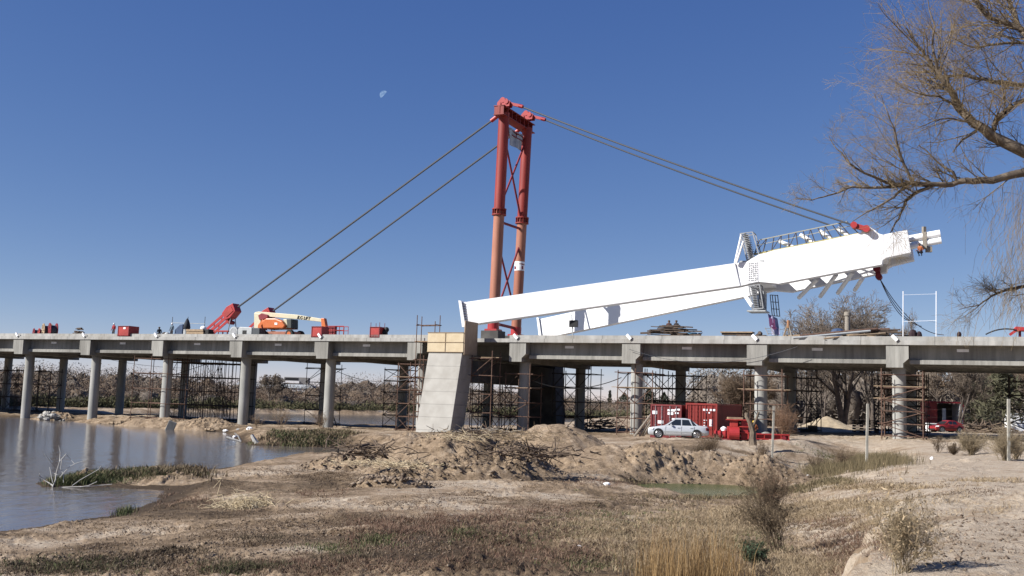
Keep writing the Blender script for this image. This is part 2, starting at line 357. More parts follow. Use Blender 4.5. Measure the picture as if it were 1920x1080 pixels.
def ground_mat(name,attr=True):
    m=bpy.data.materials.new(name); m.use_nodes=True;N=m.node_tree.nodes;Lk=m.node_tree.links.new;b=N['Principled BSDF']; b.inputs['Roughness'].default_value=.95; b.inputs['Specular IOR Level'].default_value=.15
    tc=N.new('ShaderNodeTexCoord')
    def noise(s,d=8):
        n=N.new('ShaderNodeTexNoise'); n.inputs['Scale'].default_value=s; n.inputs['Detail'].default_value=d; n.inputs['Roughness'].default_value=.65; Lk(tc.outputs['Object'],n.inputs[0]); return n.outputs[0]
    def math_(op,a,b_=None,c=None):
        n=N.new('ShaderNodeMath'); n.operation=op
        for k,q in enumerate((a,b_,c)):
            if q is None: continue
            if isinstance(q,(int,float)): n.inputs[k].default_value=q
            else: Lk(q,n.inputs[k])
        return n.outputs[0]
    if attr:
        at=N.new('ShaderNodeAttribute'); at.attribute_name='dark'; base=at.outputs['Fac']
    else: base=math_('MULTIPLY',noise(.6),.7)
    v=math_('MULTIPLY_ADD',noise(2.5),1.1,math_('ADD',base,-.60)); v=math_('MULTIPLY_ADD',noise(14),.7,v); v=math_('ADD',v,-.22)
    r=N.new('ShaderNodeValToRGB'); Lk(v,r.inputs[0]); e=r.color_ramp.elements
    e[0].position=0; e[0].color=(.41,.34,.262,1); e[1].position=1; e[1].color=(.06,.042,.027,1)
    q=e.new(.35); q.color=(.28,.208,.14,1); q=e.new(.62); q.color=(.15,.107,.068,1)
    Lk(r.outputs[0],b.inputs['Base Color'])
    h=math_('MULTIPLY_ADD',noise(22),.5,noise(5)); h=math_('MULTIPLY_ADD',noise(60,3),.3,h)
    bp=N.new('ShaderNodeBump'); bp.inputs['Strength'].default_value=.9; bp.inputs['Distance'].default_value=.09; Lk(h,bp.inputs['Height']); Lk(bp.outputs[0],b.inputs['Normal'])
    return m
GND=ground_mat('ground_soil'); DIRT=ground_mat('dirt_soil',False)
g=npmesh('ground',V,Fq,GND,smooth=True,attr={'dark':dark.ravel()}); g['kind']='structure'
# water surfaces
def water_mat(name,col,rough,bs,bst):
    m=bpy.data.materials.new(name); m.use_nodes=True;N=m.node_tree.nodes;Lk=m.node_tree.links.new;b=N['Principled BSDF']
    b.inputs['Base Color'].default_value=(*col,1); b.inputs['Roughness'].default_value=rough; b.inputs['IOR'].default_value=1.33
    tc=N.new('ShaderNodeTexCoord'); mp=N.new('ShaderNodeMapping'); mp.inputs['Scale'].default_value=(1,.45,1); mp.inputs['Rotation'].default_value=(0,0,.3); Lk(tc.outputs['Object'],mp.inputs[0])
    n=N.new('ShaderNodeTexNoise'); n.inputs['Scale'].default_value=bs; n.inputs['Detail'].default_value=5; n.inputs['Distortion'].default_value=.6; Lk(mp.outputs[0],n.inputs[0])
    n2=N.new('ShaderNodeTexNoise'); n2.inputs['Scale'].default_value=.12; n2.inputs['Detail'].default_value=3; Lk(mp.outputs[0],n2.inputs[0])
    mu=N.new('ShaderNodeMath'); mu.operation='MULTIPLY'; Lk(n.outputs[0],mu.inputs[0]); Lk(n2.outputs[0],mu.inputs[1])
    bp=N.new('ShaderNodeBump'); bp.inputs['Strength'].default_value=bst; bp.inputs['Distance'].default_value=.12; Lk(mu.outputs[0],bp.inputs['Height']); Lk(bp.outputs[0],b.inputs['Normal'])
    return m
m=MB()
m.add([(-700,-50,0),(60,-50,0),(60,420,0),(-700,420,0)],[(0,1,2,3)]); o=m.build('water',water_mat('muddy_water',(.108,.092,.082),.12,1.3,.55)); o['kind']='structure'
cxy=POND.mean(0); m=MB(); m.add([(*(cxy+(p-cxy)*1.35),.42) for p in POND],[tuple(range(len(POND)))]); o=m.build('pond_water',water_mat('algae_water',(.05,.068,.022),.25,3,.2)); o['kind']='structure'
# ---------------------------------------------------------------- bridge
ZS=9.9; ZD=10.3
br=thing('bridge','long grey concrete girder bridge under construction on round columns, crossing the whole view','bridge',B(0,7.7,0))
NS=range(-5,13)
s0,s1=(NS[0]-8)*L-3,(NS[-1]-8)*L+3
ped_s0,_=onT(803,645,-5.2); ped_s1,_=onT(870,645,-5.2); psc=(ped_s0+ped_s1)/2
m=MB(); m.bbox(s0,s1,-2.05,17.42,ZS,ZD-.03); m.build('deck',SLAB,br)
m=MB(); m.bbox(s0,ped_s0-.2,-1.75,-1.35,ZD-.03,10.62); m.bbox(ped_s1+3.2,s1,-1.75,-1.35,ZD-.03,10.62); m.build('curb',SLAB,br)
m=MB(); m.bbox(s0,s1,16.8,17.1,ZD-.03,10.62); m.build('curb',SLAB,br)
gir=None
def girderprof(t,front):
    # closed I-profile (t,z)
    if front: return [(t-.45,8.36),(t+.45,8.36),(t+.45,8.66),(t+.12,8.8),(t+.12,ZS),(t-.12,ZS),(t-.12,8.74),(t-.45,8.69)]
    return [(t-.4,8.36),(t+.4,8.36),(t+.4,8.75),(t+.12,8.9),(t+.12,ZS),(t-.12,ZS),(t-.12,8.9),(t-.4,8.75)]
for n in range(-5,12):
    a=(n-8)*L; 
    sa,sb=a+.875+.02,a+L-.875-.02
    for t in (-.7,4,7.7,11.5,16.07):
        if n==5 and t<0: continue
        m=MB(); pr=girderprof(t,True); m.prism([B(sa,q,z) for q,z in pr],Vector(B(sb,0,0))-Vector(B(sa,0,0))); m.build('girder',CONC,br)
    # stencilled number plate of the girder
    m=MB(); sm=(sa+sb)/2-.8; m.bbox(sm-.45,sm+.45,-.84,-.823,9.42,9.66); m.build('plaque',WHITES,br)
for n in NS:
    s=(n-8)*L
    # cap beam with a chamfered ledge
    zb=8.03
    if n>=6: pf=[(-.875,zb),(.45,zb),(.45,zb+.35),(.875,zb+.75),(.875,ZS),(-.875,ZS)]
    elif n<=4: pf=[(-.6,zb),(.875,zb),(.875,ZS),(-.875,ZS),(-.875,zb+.75),(-.6,zb+.3)]
    else: pf=[(-.875,zb),(.2,zb),(.3,zb+.7),(.875,zb+.7),(.875,ZS),(-.875,ZS)]
    m=MB(); m.prism([B(s+q,-1.95,z) for q,z in pf],Vector(B(0,17.32,0))-Vector(B(0,-1.95,0))); m.build('cap_beam',CONC,br)
    for t in (0,W):
        p=B(s,t,0); zg=hz(p); m=MB(); pr=[(.56,zg-.6)]; z=zg+.8
        pr+=[(.56,zb)]
        m.lathe(pr,(p.x,p.y,0),28); m.build('column',COLM,br,smooth=True)
    # white drain pipe stub lying on the slab edge
    if n!=5: 
        m=MB(); m.beam(B(s-.38,-2.12,10.68),B(s+.02,-2.16,10.25),.09,.26,up=(0,0,1)); m.build('drain_pipe',WHITES,br)
# cross beam joining the two pylon pedestals below the deck
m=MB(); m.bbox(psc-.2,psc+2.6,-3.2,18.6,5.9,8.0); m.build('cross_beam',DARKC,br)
# pedestals
def pedestal(name,lab,tt,tb,front,mt,px=None):
    t0,t1=tt; b0,b1=tb; zt=8.66; r=thing(name,lab,'bridge pedestal',B(psc,(b0+b1)/2,0))
    zb=-.2 if front else 0; wtop=(ped_s0+.15,ped_s1-.1); wb=(ped_s0-.15,ped_s1-.35)
    m=MB(); m.hexa([B(wb[0],b0,zb),B(wb[1],b0,zb),B(wb[1],b1,zb),B(wb[0],b1,zb),B(wtop[0],t0,zt),B(wtop[1],t0,zt),B(wtop[1],t1,zt),B(wtop[0],t1,zt)])
    m.build('wall',mt,r,bevel=.04); 
    return r
def horz_joint_mat():
    m=mat('board_concrete',(.43,.41,.37),(.52,.50,.455),scale=.8,rough=.9,c3=(.37,.35,.31),s3=.35); N=m.node_tree.nodes; Lk=m.node_tree.links.new
    tc=[n for n in N if n.type=='TEX_COORD'][0]; sp=N.new('ShaderNodeSeparateXYZ'); Lk(tc.outputs['Object'],sp.inputs[0])
    a=N.new('ShaderNodeMath'); a.operation='MODULO'; a.inputs[1].default_value=1.22; Lk(sp.outputs[2],a.inputs[0])
    c=N.new('ShaderNodeMath'); c.operation='GREATER_THAN'; c.inputs[1].default_value=.04; Lk(a.outputs[0],c.inputs[0])
    bp=N.new('ShaderNodeBump'); bp.inputs['Distance'].default_value=.04; Lk(c.outputs[0],bp.inputs['Height']); Lk(bp.outputs[0],N['Principled BSDF'].inputs['Normal']); return m
BRD=horz_joint_mat()
pn=pedestal('pylon_pedestal','pale board-marked leaning concrete pedestal with cream plywood formwork on top',(-5.3,-2.7),(-7.0,-4.3),True,BRD)
m=MB(); m.bbox(ped_s0,ped_s1,-5.35,-3.4,8.7,10.62); m.build('formwork',CREAM,pn)
m=MB()
for z in (8.72,9.66,10.6): m.bbox(ped_s0-.02,ped_s1,-5.4,-5.36,z-.025,z+.025)
m.bbox(psc-.02,psc+.02,-5.4,-5.36,8.75,10.57); m.build('batten',WOOD,pn)
m=MB(); m.bbox(ped_s1+.03,ped_s1+.12,-5.3,-2.6,8.5,11.75); m.build('formwork_side',TANP,pn)
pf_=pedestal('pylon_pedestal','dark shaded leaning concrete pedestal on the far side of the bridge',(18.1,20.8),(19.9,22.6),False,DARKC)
# ---------------------------------------------------------------- red lifting tower
ta,tb=5.0,10.4
tw=thing('lifting_tower','tall red and orange twin tube steel tower with cross bracing standing on the bridge','tower',B(onT(930,612,ta)[0],7.7,ZD))
cols=[]
for (t,base,top,joint,rad) in ((ta,(925,612),(945.5,212),(932,397),None),(tb,(967.5,622),(988.5,240),(977.5,413),None)):
    P0=BT(*base,t);P1=BT(*top,t); J=BT(*joint,t); ax=(P1-P0).normalized(); J=P0+ax*(J-P0).dot(ax)
    r=.575 if t==ta else .55
    m=MB(); m.tube(P0,J,r,n=24); lo=m.build('column',ORNG,tw,smooth=True,label='orange primed lower tube of the tower')
    m=MB(); m.tube(J,P1,r+.01,n=24); up=m.build('column',REDT,tw,smooth=True,label='red upper tube of the tower')
    m=MB(); m.tube(J-ax*.42,J-ax*.30,r+.2,n=24); m.tube(J+ax*.2,J+ax*.32,r+.2,n=24)
    for k in range(14):
        an=2*math.pi*k/14; x=ax.orthogonal().normalized(); y=ax.cross(x); q=(x*math.cos(an)+y*math.sin(an))
        m.beam(J-ax*.3+q*(r+.08),J+ax*.22+q*(r+.08),.05,.2,up=q)
    m.build('flange',REDT,up)
    m=MB(); m.tube(P0-ax*.45,P0+ax*.5,r+.05,n=20); m.bbox(*(lambda s:(s-.7,s+.7))(toST(P0)[0]),t-.7,t+.7,P0.z-.5,P0.z-.3); m.build('foot',REDF,tw,smooth=False)
    cols.append((P0,P1,J,ax,r))
    # bearing block under the foot down to the deck
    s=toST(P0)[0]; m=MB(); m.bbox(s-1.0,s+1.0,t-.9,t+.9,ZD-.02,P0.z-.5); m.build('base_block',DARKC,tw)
(A0,A1,AJ,aax,ar),(C0,C1,CJ,cax,cr)=cols
def along(c,z): P0,P1,J,ax,r=c; return P0+ax*((z-P0.z)/ax.z)
zt=A1.z
# head beam with overhanging ends, pair of plates
def hb(t0,t1,z0,z1,ds0,ds1,nm,mt):
    sA=toST(along(cols[0],zt))[0]; m=MB()
    k=(ds0+ds1)/2; m.bbox(sA+k-.12,sA+k+.12,t0,t1,z0,z1)
    m.bbox(sA+ds0,sA+ds1,t0,t1,z1,z1+.08); m.bbox(sA+ds0,sA+ds1,t0,t1,z0-.08,z0)
    for q in range(int((t1-t0)/1.1)+1): m.bbox(sA+ds0+.06,sA+ds1-.06,t0+.05+q*1.1,t0+.12+q*1.1,z0,z1)
    return m.build(nm,mt,tw)
hb(ta-1.4,tb+1.6,zt-.45,zt+.42,-.62,.62,'head_beam',REDT)
hb(ta+.6,tb-.6,zt-2.0,zt-1.6,-.3,.3,'tie_beam',REDD)
for c in cols:   # saddle with clevis lugs on each column top
    s,t=toST(c[1]); z=zt+.61; m=MB()
    for q in (-.35,.35):
        pts=[B(s-.7,t+q-.06,z),B(s+.75,t+q-.06,z),B(s+.8,t+q-.06,z+.45),B(s+.45,t+q-.06,z+.85),B(s-.3,t+q-.06,z+.95),B(s-.7,t+q-.06,z+.5)]
        m.prism(pts,dt_v:=Vector((dt[0]*.12,dt[1]*.12,0)))
    m.tube(B(s-.45,t-.5,z+.35),B(s-.45,t+.5,z+.35),.22,n=14); m.tube(B(s+.4,t-.5,z+.5),B(s+.4,t+.5,z+.5),.24,n=14); m.tube(B(s-.05,t-.45,z+.75),B(s-.05,t+.45,z+.75),.3,n=14)
    m.build('saddle',REDF,tw)
    m=MB(); m.beam(B(s+.5,t,z+.42),B(s+1.8,t,z+.02),.32,.3); m.tube(B(s+1.7,t,z+.05),B(s+2.2,t,z-.12),.2,n=12); m.build('socket',REDF,tw)
    m=MB(); m.tube(B(s-.7,t,zt-.2),B(s-1.55,t,zt-.75),.22,n=12); m.build('socket',REDF,tw)
def brace(pxa,pya,ia,pxb,pyb,ib,rad=.11):
    def near(c,px,py): 
        P0,P1,J,ax,r=c; q=BT(px,py,toST(P0)[1]); return along(c,q.z)
    m=MB(); m.tube(near(cols[ia],pxa,pya),near(cols[ib],pxb,pyb),rad,n=10); m.build('brace',REDD,tw,smooth=True)
brace(945,245,0,980,420,1); brace(938,390,0,988,262,1); brace(937,415,0,977,430,1,.14)
brace(933,452,0,968,600,1); brace(925,600,0,976,452,1); brace(925,606,0,967,616,1,.16)
# white painted band with red marks on the right tube
c=cols[1]; zb0=BT(973,508,tb).z; zb1=BT(974,491,tb).z
m=MB(); m.tube(along(c,zb0),along(c,zb1),cr+.02,n=28,caps=False); bnd=m.build('painted_band',WHITES,tw,smooth=True)
m=MB(); q=along(c,zb0+.25); 
for an,z0,h,wd in ((-.95,.12,.35,.25),(.62,.12,.38,.22),(.35,.68,.09,.5),(.72,.62,.09,.4)):
    # marks wrapped on the camera side of the tube
    b0=math.atan2(-q.y,-q.x); a2=b0+an
    x=Vector((math.cos(a2),math.sin(a2),0)); y=Vector((-math.sin(a2),math.cos(a2),0)); p=along(c,zb0+z0+h/2)+x*(cr+.03)
    m.beam(p-Vector((0,0,h/2)),p+Vector((0,0,h/2)),.02,wd,up=y)
m.build('red_mark',REDD,bnd)
# banner between the tubes
m=MB(); nx,nz=10,10; sA=toST(along(cols[0],zt-2))[0]
pts=[BT(953.5,238,ta+.7),BT(981,254,tb-.6),BT(978,283,tb-.8),BT(955,271,ta+.8)]
for i in range(nx+1):
    for j in range(nz+1):
        u_,v_=i/nx,j/nz; p=pts[0].lerp(pts[1],u_).lerp(pts[3].lerp(pts[2],u_),v_)+Vector((ds[0],ds[1],0))*(.08*math.sin(u_*9+v_*3)); m.v.append(tuple(p))
m.f=[(i*(nz+1)+j,(i+1)*(nz+1)+j,(i+1)*(nz+1)+j+1,i*(nz+1)+j+1) for i in range(nx) for j in range(nz)]
bn=m.build('banner',mat('banner_cloth',(.50,.54,.58),(.22,.26,.31),scale=1.3,rough=.8,lo=.42,hi=.7),None); so_=bn.modifiers.new('t','SOLIDIFY'); so_.thickness=.01
tag(bn,'grey printed banner hanging between the tops of the red tower tubes','banner')
# ---------------------------------------------------------------- backstay anchors + cables
def anchor(p0,p1,t,label):
    a=BT(*p0,t); b=BT(*p1,t); a.z=max(a.z,ZD); r=thing('cable_anchor',label,'cable anchor',(a.x,a.y,ZD),group='red cable anchors on the deck')
    d=(b-a).normalized(); up=Vector((dt[0],dt[1],0)).cross(d)*-1
    if up.z<0: up=-up
    Tv=Vector((dt[0],dt[1],0)); Ln=(b-a).length
    for q in (-.42,.42):
        for k_ in (.28,-.28):
            m=MB(); m.beam(a+Tv*q+up*k_,a+Tv*q+d*(Ln*.75)+up*k_,.1,.3,up=up); m.build('strut',REDF,r)
        m=MB()
        for k in (.15,.4,.6): m.beam(a+Tv*q+d*Ln*k-up*.2,a+Tv*q+d*Ln*(k+.06)+up*.2,.08,.12,up=d)
        m.build('stiffener',REDF,r)
    h=b-d*2.0; m=MB()
    pts=[h-up*.5,h+d*.7-up*.72,h+d*1.8-up*.5,h+d*2.0+up*.55,h+d*1.0+up*.75,h+up*.5]
    m.prism([p-Tv*.6 for p in pts],Tv*1.2); hd=m.build('head_box',REDF,r,bevel=.05)
    m=MB(); m.prism([p-Tv*.66 for p in (h+d*.35-up*.35,h+d*1.6-up*.3,h+d*1.6+up*.3,h+d*.35+up*.35)],Tv*.05); m.build('side_plate',REDP,hd)
    m=MB(); m.tube(h+d*.2-up*1.0-Tv*.4,h+d*.2-up*1.0+Tv*.4,.24,n=12); m.beam(h+d*.2-up*.5,h+d*.2-up*1.15,.3,.4); m.build('pin_lug',REDD,r)
    for k in (-1,1):
        m=MB(); f=h+d*.7-up*.7; m.tube(f+Tv*.4*k,Vector((f.x,f.y,0))+Vector((ds[0],ds[1],0))*(.5*k)+Tv*.4*k+Vector((0,0,ZD)),.06,n=8); m.build('leg',GALV,r)
    return b
e1=anchor((376,637),(446,576),ta,'red steel cable anchor beside the timber stack, fully in view')
e2=anchor((446,645),(512,583),tb,'red steel cable anchor half hidden behind the cream boom lift')
def cable(a,b,r,label,sag=0):
    n=24; m=MB(); pts=[]
    for i in range(n+1):
        u_=i/n; p=Vector(a).lerp(Vector(b),u_); p.z-=sag*4*u_*(1-u_); pts.append(p)
    m.path(pts,r,7); o=m.build('stay_cable',CABLE,None,smooth=True); return tag(o,label,'cable','stay cables of the red tower')
sA,tA=toST(A1); sC,tC=toST(C1)
cable(e1,B(sA-1.5,ta,zt-.72),.11,'back cable from the left tower tube down to the anchor beside the timber stack')
cable(e2,B(sC-1.5,tb,zt-.72),.11,'back cable passing behind the left tower tube to the anchor behind the boom lift')
# ---------------------------------------------------------------- white A-pylon being lifted
TN=-2.7; TK=3.5; TE=4.7
sa_,_=onT(865,590,TN); sk_,_=onT(1400,520,TK); se_,_=onT(1705,455,TE)
Pa,Pk,Pe=B(sa_,TN,0),B(sk_,TK,0),B(se_,TE,0)
up=Vector((0,0,1)); nA=(Pk-Pa).cross(up).normalized(); nB=(Pe-Pk).cross(up).normalized()
def pa(px,py): return onPlane(px,py,Pa,nA)
def pb(px,py): return onPlane(px,py,Pk,nB)
def mir(p):  # mirror about the deck centre line
    s,t=toST(p); return B(s,2*7.687-t,p[2])
py=thing('bridge_pylon','huge white steel A-shaped bridge pylon lying tilted above the deck, held by cables','bridge pylon',B(sa_,7.7,11))
inA=Vector((dt[0],dt[1],0)); 
def both(f,name,mt,label=None,**k):
    m=MB(); f(m); o1=m.build(name,mt,py,**k)
    m2=MB(); m2.v=[tuple(mir(Vector(v))) for v in m.v]; m2.f=[tuple(reversed(q)) for q in m.f]; o2=m2.build(name,mt,py,**k); return o1,o2
legs=both(lambda m:m.prism([pa(868,567),pa(872,610),pa(1388,536),pa(1378,493.3)],inA*1.25),'leg',WHITE,bevel=.02)
# end plates with gusset teeth
def endpl(m):
    m.prism([pa(861.5,563.5)-inA*.25,pa(868.5,613.5)-inA*.25,pa(874.5,612.8)-inA*.25,pa(867,564.5)-inA*.25],inA*1.75)
ep=both(endpl,'end_plate',WHITE)
def teeth(m):
    for k in range(9):
        f=.08+k*.105; x0=867+5.5*f; y0=566+46*f; m.prism([pa(x0,y0-1.6)-inA*.22,pa(x0+6.5,y0)-inA*.03,pa(x0,y0+1.6)-inA*.22],inA*.06+Vector((0,0,.001)))
both(teeth,'gusset',GALV)
head_px=[(1378,493.3),(1400,490.7),(1423,477),(1436,474),(1453,469),(1540,452.5),(1614,436.5),(1619,428),(1626,424),(1632,426),(1641,432),(1648,438),(1655,440),(1701,431),(1708,473),(1663,483),(1655,487.5),(1653,496),(1560,513),(1460,532),(1423,528.5),(1388,536)]
hd=both(lambda m:m.prism([pb(*q) for q in head_px],inA*1.1),'head',WHITE,bevel=.02)
# dotted splice plate
def splice(m):
    m.prism([pb(1403,491)-inA*.03,pb(1402,532)-inA*.03,pb(1422,528)-inA*.03,pb(1423,488)-inA*.03],inA*.025)
both(splice,'splice_plate',WHITES)
TIPM=mat('white_streaked_tip',(.72,.72,.73),(.84,.84,.84),scale=1.6,rough=.5)
weather(TIPM,0,0,.42,7,.15)
m=MB(); m.prism([pb(*q)-inA*.012 for q in ((1650,441),(1700,432.5),(1706.5,471.5),(1664,481),(1651,487))],inA*.008); m.build('tip_panel',TIPM,py)
def bolts(m):
    rg=random.Random(4)
    for i in range(9):
        for j in range(5):
            x=1405+j*3.6+rg.uniform(-.5,.5); y=495+i*3.9-j*.4+rg.uniform(-.5,.5); p=pb(x,y)-inA*.035; m.box(p,(.1,.05,.1),-TH)
both(bolts,'bolt',GALV)
def tie(pxa,pya,pxb,pyb,w,h,nm,mt=WHITE):
    a=pb(pxa,pya)+inA*.6; m=MB(); m.beam(a,mir(a),w,h); return m.build(nm,mt,py)
tie(1408,508,0,0,2.2,1.6,'cross_beam'); tie(1682,455,0,0,1.6,1.2,'cross_beam'); tie(1640,470,0,0,1.5,1.2,'cross_beam')
tie(1500,500,0,0,.5,.8,'cross_beam'); tie(1570,485,0,0,.5,.8,'cross_beam')
# guide tubes for the stays : upper stubs and lower stubs
tm=7.687
for (a,b) in (((1461,452.5),(1487,463)),((1500,440),(1526,455)),((1537,433),(1560,449)),((1570,427.5),(1590,442))):
    for t in (TK+1.2,):
        m=MB(); m.tube(BT(*a,t+.8),BT(*b,t+.8),.19,n=12); m.build('stay_tube',WHITE,py,smooth=True)
for (a,b) in (((1533,523),(1498,558)),((1568,515),(1538,556)),((1599,510),(1571,549.5)),((1617,522),(1603,543.5))):
    A=BT(a[0],a[1],tm-1.8); Bq=BT(b[0],b[1],tm+2.2); m=MB(); m.tube(A,Bq,.2,n=12); m.build('stay_tube',WHITE,py,smooth=True)
# tip tubes with clamp
for a,b in (((1700,449),(1763,437.5)),((1700,463),(1765,450.5))):
    m=MB(); m.tube(BT(*a,tm-1.2),BT(*b,tm-1.2),.33 if a[1]<455 else .3,n=14); m.build('tip_tube',WHITE,py,smooth=True)
m=MB(); q=BT(1734,451,tm-1.2); m.box(q,(.35,.7,1.5),-TH,None); m.box(q+Vector((-.1,-.1,.9)),(.3,.25,.7),.3); m.box(q+Vector((.35,0,-.8)),(.5,.5,.5),-.2); m.build('clamp',WOODG,py)
# stair frames / service platforms at the knee
def stair(c0,c1,c2,c3,t,nst,lab):
    a,b,c,d=[BT(*q,t) for q in (c0,c1,c2,c3)]   # a top-left b bottom-left c bottom-right d top-right
    m=MB(); dv=inA*1.4
    for o_ in (Vector((0,0,0)),dv):
        m.beam(a+o_,b+o_,.12,.12); m.beam(d+o_,c+o_,.1,.1); m.beam(a+o_,d+o_,.08,.08); m.beam(b+o_,c+o_,.12,.12)
    for p in (a,b,c,d): m.beam(p,p+dv,.08,.08)
    m.build('platform_frame',GALV,py,label=lab)
    m=MB()
    for k in range(nst):
        f=(k+.5)/nst; m.beam(a.lerp(b,f),a.lerp(b,f)+(c-b)*.62,.07,.05); m.beam(a.lerp(b,f)+dv*.5,a.lerp(b,f)+(c-b)*.62+dv*.5,.07,.05)
        m.beam(a.lerp(b,f)+(c-b)*.3,a.lerp(b,f)+(c-b)*.3+dv,.3,.04)
    m.build('stair_tread',GALV,py)
stair((1388,438),(1401,488),(1424,482),(1411,435),TK+.2,15,None)
stair((1404,536),(1411,580),(1431,578),(1424,533),TK-.6,14,None)
for a,b in (((1378,493),(1390,440)),((1381,493),(1394,452)),((1390,541),(1411,571)),((1386,541),(1409,575))):
    m=MB(); m.tube(BT(*a,TK-.4),BT(*b,TK-.6),.1,n=8); m.build('brace',WHITES,py)
m=MB(); m.bbox(*(lambda s,z:(s-.9,s+.8,TK-.8,TK+1.3,z-.12,z))(*onT(1422,583,TK))); m.build('platform',GREYM,py)
m=MB(); m.bbox(*(lambda s,z:(s-1.3,s+1.0,TK+.1,TK+1.5,z-.12,z))(*onT(1412,488,TK))); m.build('platform',GREYM,py)
a=onT(1432,548,TK+2); b=onT(1437,585,TK+2); m=MB(); m.bbox(a[0]-.35,a[0]+.25,TK+1.2,TK+2.2,b[1],a[1]); m.build('ladder_casing',GALV,py)
m=MB()
for px in (1444,1448,1453,1458):
    m.tube(BT(px,553,TK+3),BT(px+4,592,TK+3),.04,n=6)
for y in (553,566,579,592): m.tube(BT(1444+(y-553)*.1,y,TK+3),BT(1459+(y-553)*.1,y+1,TK+3),.035,n=6)
m.build('cage_ladder',RUSTD,py)
# walkway on the upper edge of the head
m=MB(); U0,U1,D0,D1=(1424,450),(1588,415.5),(1414,477),(1610,438)
YELW=mat('yellow_walkway',(.38,.33,.12),(.46,.40,.16),scale=5,rough=.7)
lp=lambda a,b,f:(a[0]+(b[0]-a[0])*f,a[1]+(b[1]-a[1])*f)
my=MB()
for t in (TK+1.15,TK+2.6):
    my.beam(BT(*D0,t),BT(*D1,t),.08,.16); m.beam(BT(*U0,t),BT(*U1,t),.09,.09); m.beam(BT(*lp(U0,D0,.35),t),BT(*lp(U1,D1,.35),t),.06,.06)
my.hexa([BT(*D0,TK+1.2),BT(*D1,TK+1.2),BT(*D1,TK+2.6),BT(*D0,TK+2.6)]+[q+Vector((0,0,.06)) for q in (BT(*D0,TK+1.2),BT(*D1,TK+1.2),BT(*D1,TK+2.6),BT(*D0,TK+2.6))])
my.build('walkway',YELW,py); m.build('handrail',mat('galv_yellow',(.33,.33,.27),(.42,.42,.36),scale=9,rough=.6),py)
for k in range(13):
    f=k/12
    for t in (TK+1.15,TK+2.6):
        m=MB(); m.tube(BT(*lp(U0,U1,f),t),BT(*lp(D0,D1,f),t),.045,n=6)
        if k<12 and k%2==0 and t<TK+2: m.tube(BT(*lp(D0,D1,f),TK+1.15),BT(*lp(U0,U1,f+.083),TK+1.15),.035,n=6)
        m.build('rail_post',RUSTD,py)
# clevises on the head
def clevis(p,q,t,mt,lab):
    a=BT(*p,t);b=BT(*q,t); r=thing('cable_clevis',lab,'cable clevis',a,group='cable clevises on the white pylon'); d=(b-a).normalized(); m=MB()
    for k in (-.28,.28): m.beam(a+inA*k,b+inA*k,.1,.42)
    m.build('fork_plate',mt,r); m=MB(); m.tube(a-inA*.5,a+inA*.5,.3,n=12); m.tube(b-inA*.5,b+inA*.5,.32,n=12); m.build('pin',mt,r); return a
k1=clevis((1602,423),(1625,430),TE-.4,REDF,'bright red clevis on the top edge of the white pylon head')
k2=clevis((1648,519),(1644,504),2*7.687-TE-1.5,REDD,'dark red clevis hanging under the white pylon head')
cable(B(sA+2.1,ta,zt+.5),k1,.085,'upper front cable from the left tower tube to the white pylon',sag=.25)
cable(B(sC+2.1,tb,zt+.5),BT(1556,422,2*7.687-TE),.085,'lower front cable from the right tower tube to the white pylon',sag=.25)
for k,(bx,by,lb) in enumerate(((1700,600,'upper'),(1728,612,'middle'),(1770,628,'lower'))):
    m=MB(); a=BT(1649,521,2*7.687-TE-1.5); b=BT(bx,by,12-k); n=14
    m.path([a.lerp(b,i/n)-Vector((0,0,1.2*4*(i/n)*(1-i/n)*(.5+.3*k))) for i in range(n+1)],.035,5); o=m.build('hoist_rope',RUSTD)
    tag(o,['steepest hoist rope from the dark clevis to the deck','middle hoist rope from the dark clevis to the deck','longest, most sagging hoist rope from the dark clevis'][k],'rope','hoist ropes below the pylon tip')

q=BT(1075.5,626,12.5); q.z=ZD; r=thing('sign_post','black box panel on a thin leaning pole in front of the far white leg','post',q)
m=MB(); m.tube(q,BT(1072,590,12.5),.07,n=8); m.build('pole',GREYM,r); a_,b_=BT(1067,601,12.4),BT(1084,613,12.4); m=MB(); m.box((a_+b_)/2,(.95,.3,.75),-TH-.0); m.build('panel',BLACK,r)
# ---------------------------------------------------------------- bare trees
class Seg:
    def __init__(s): s.a=[];s.b=[];s.r=[];s.q=[]
    def add(s,a,b,r,q): s.a.append(a);s.b.append(b);s.r.append(r);s.q.append(q)
    def build(s,name,mt,parent=None,n=3,smooth=True):
        if len(s.a)==0: return None
        A=np.array(s.a);Bq=np.array(s.b);r=np.array(s.r);q=np.array(s.q); d=Bq-A; d/=np.linalg.norm(d,axis=1)[:,None]+1e-9
        h=np.where(np.abs(d[:,2:3])<.9,np.array([[0,0,1.]]),np.array([[1.,0,0]])); x=np.cross(d,h); x/=np.linalg.norm(x,axis=1)[:,None]; y=np.cross(d,x)
        m=len(A); Vv=np.zeros((m,2*n,3))
        for k in range(n):
            t=2*math.pi*k/n; o=x*math.cos(t)+y*math.sin(t); Vv[:,k]=A+o*r[:,None]; Vv[:,n+k]=Bq+o*q[:,None]
        base=(np.arange(m)*2*n)[:,None]; fs=[]
        for k in range(n): fs.append(np.concatenate([base+k,base+(k+1)%n,base+n+(k+1)%n,base+n+k],1))
        return npmesh(name,Vv.reshape(-1,3),np.concatenate(fs),mt,parent,smooth=smooth)
def nrm(v): return v/(np.linalg.norm(v)+1e-9)
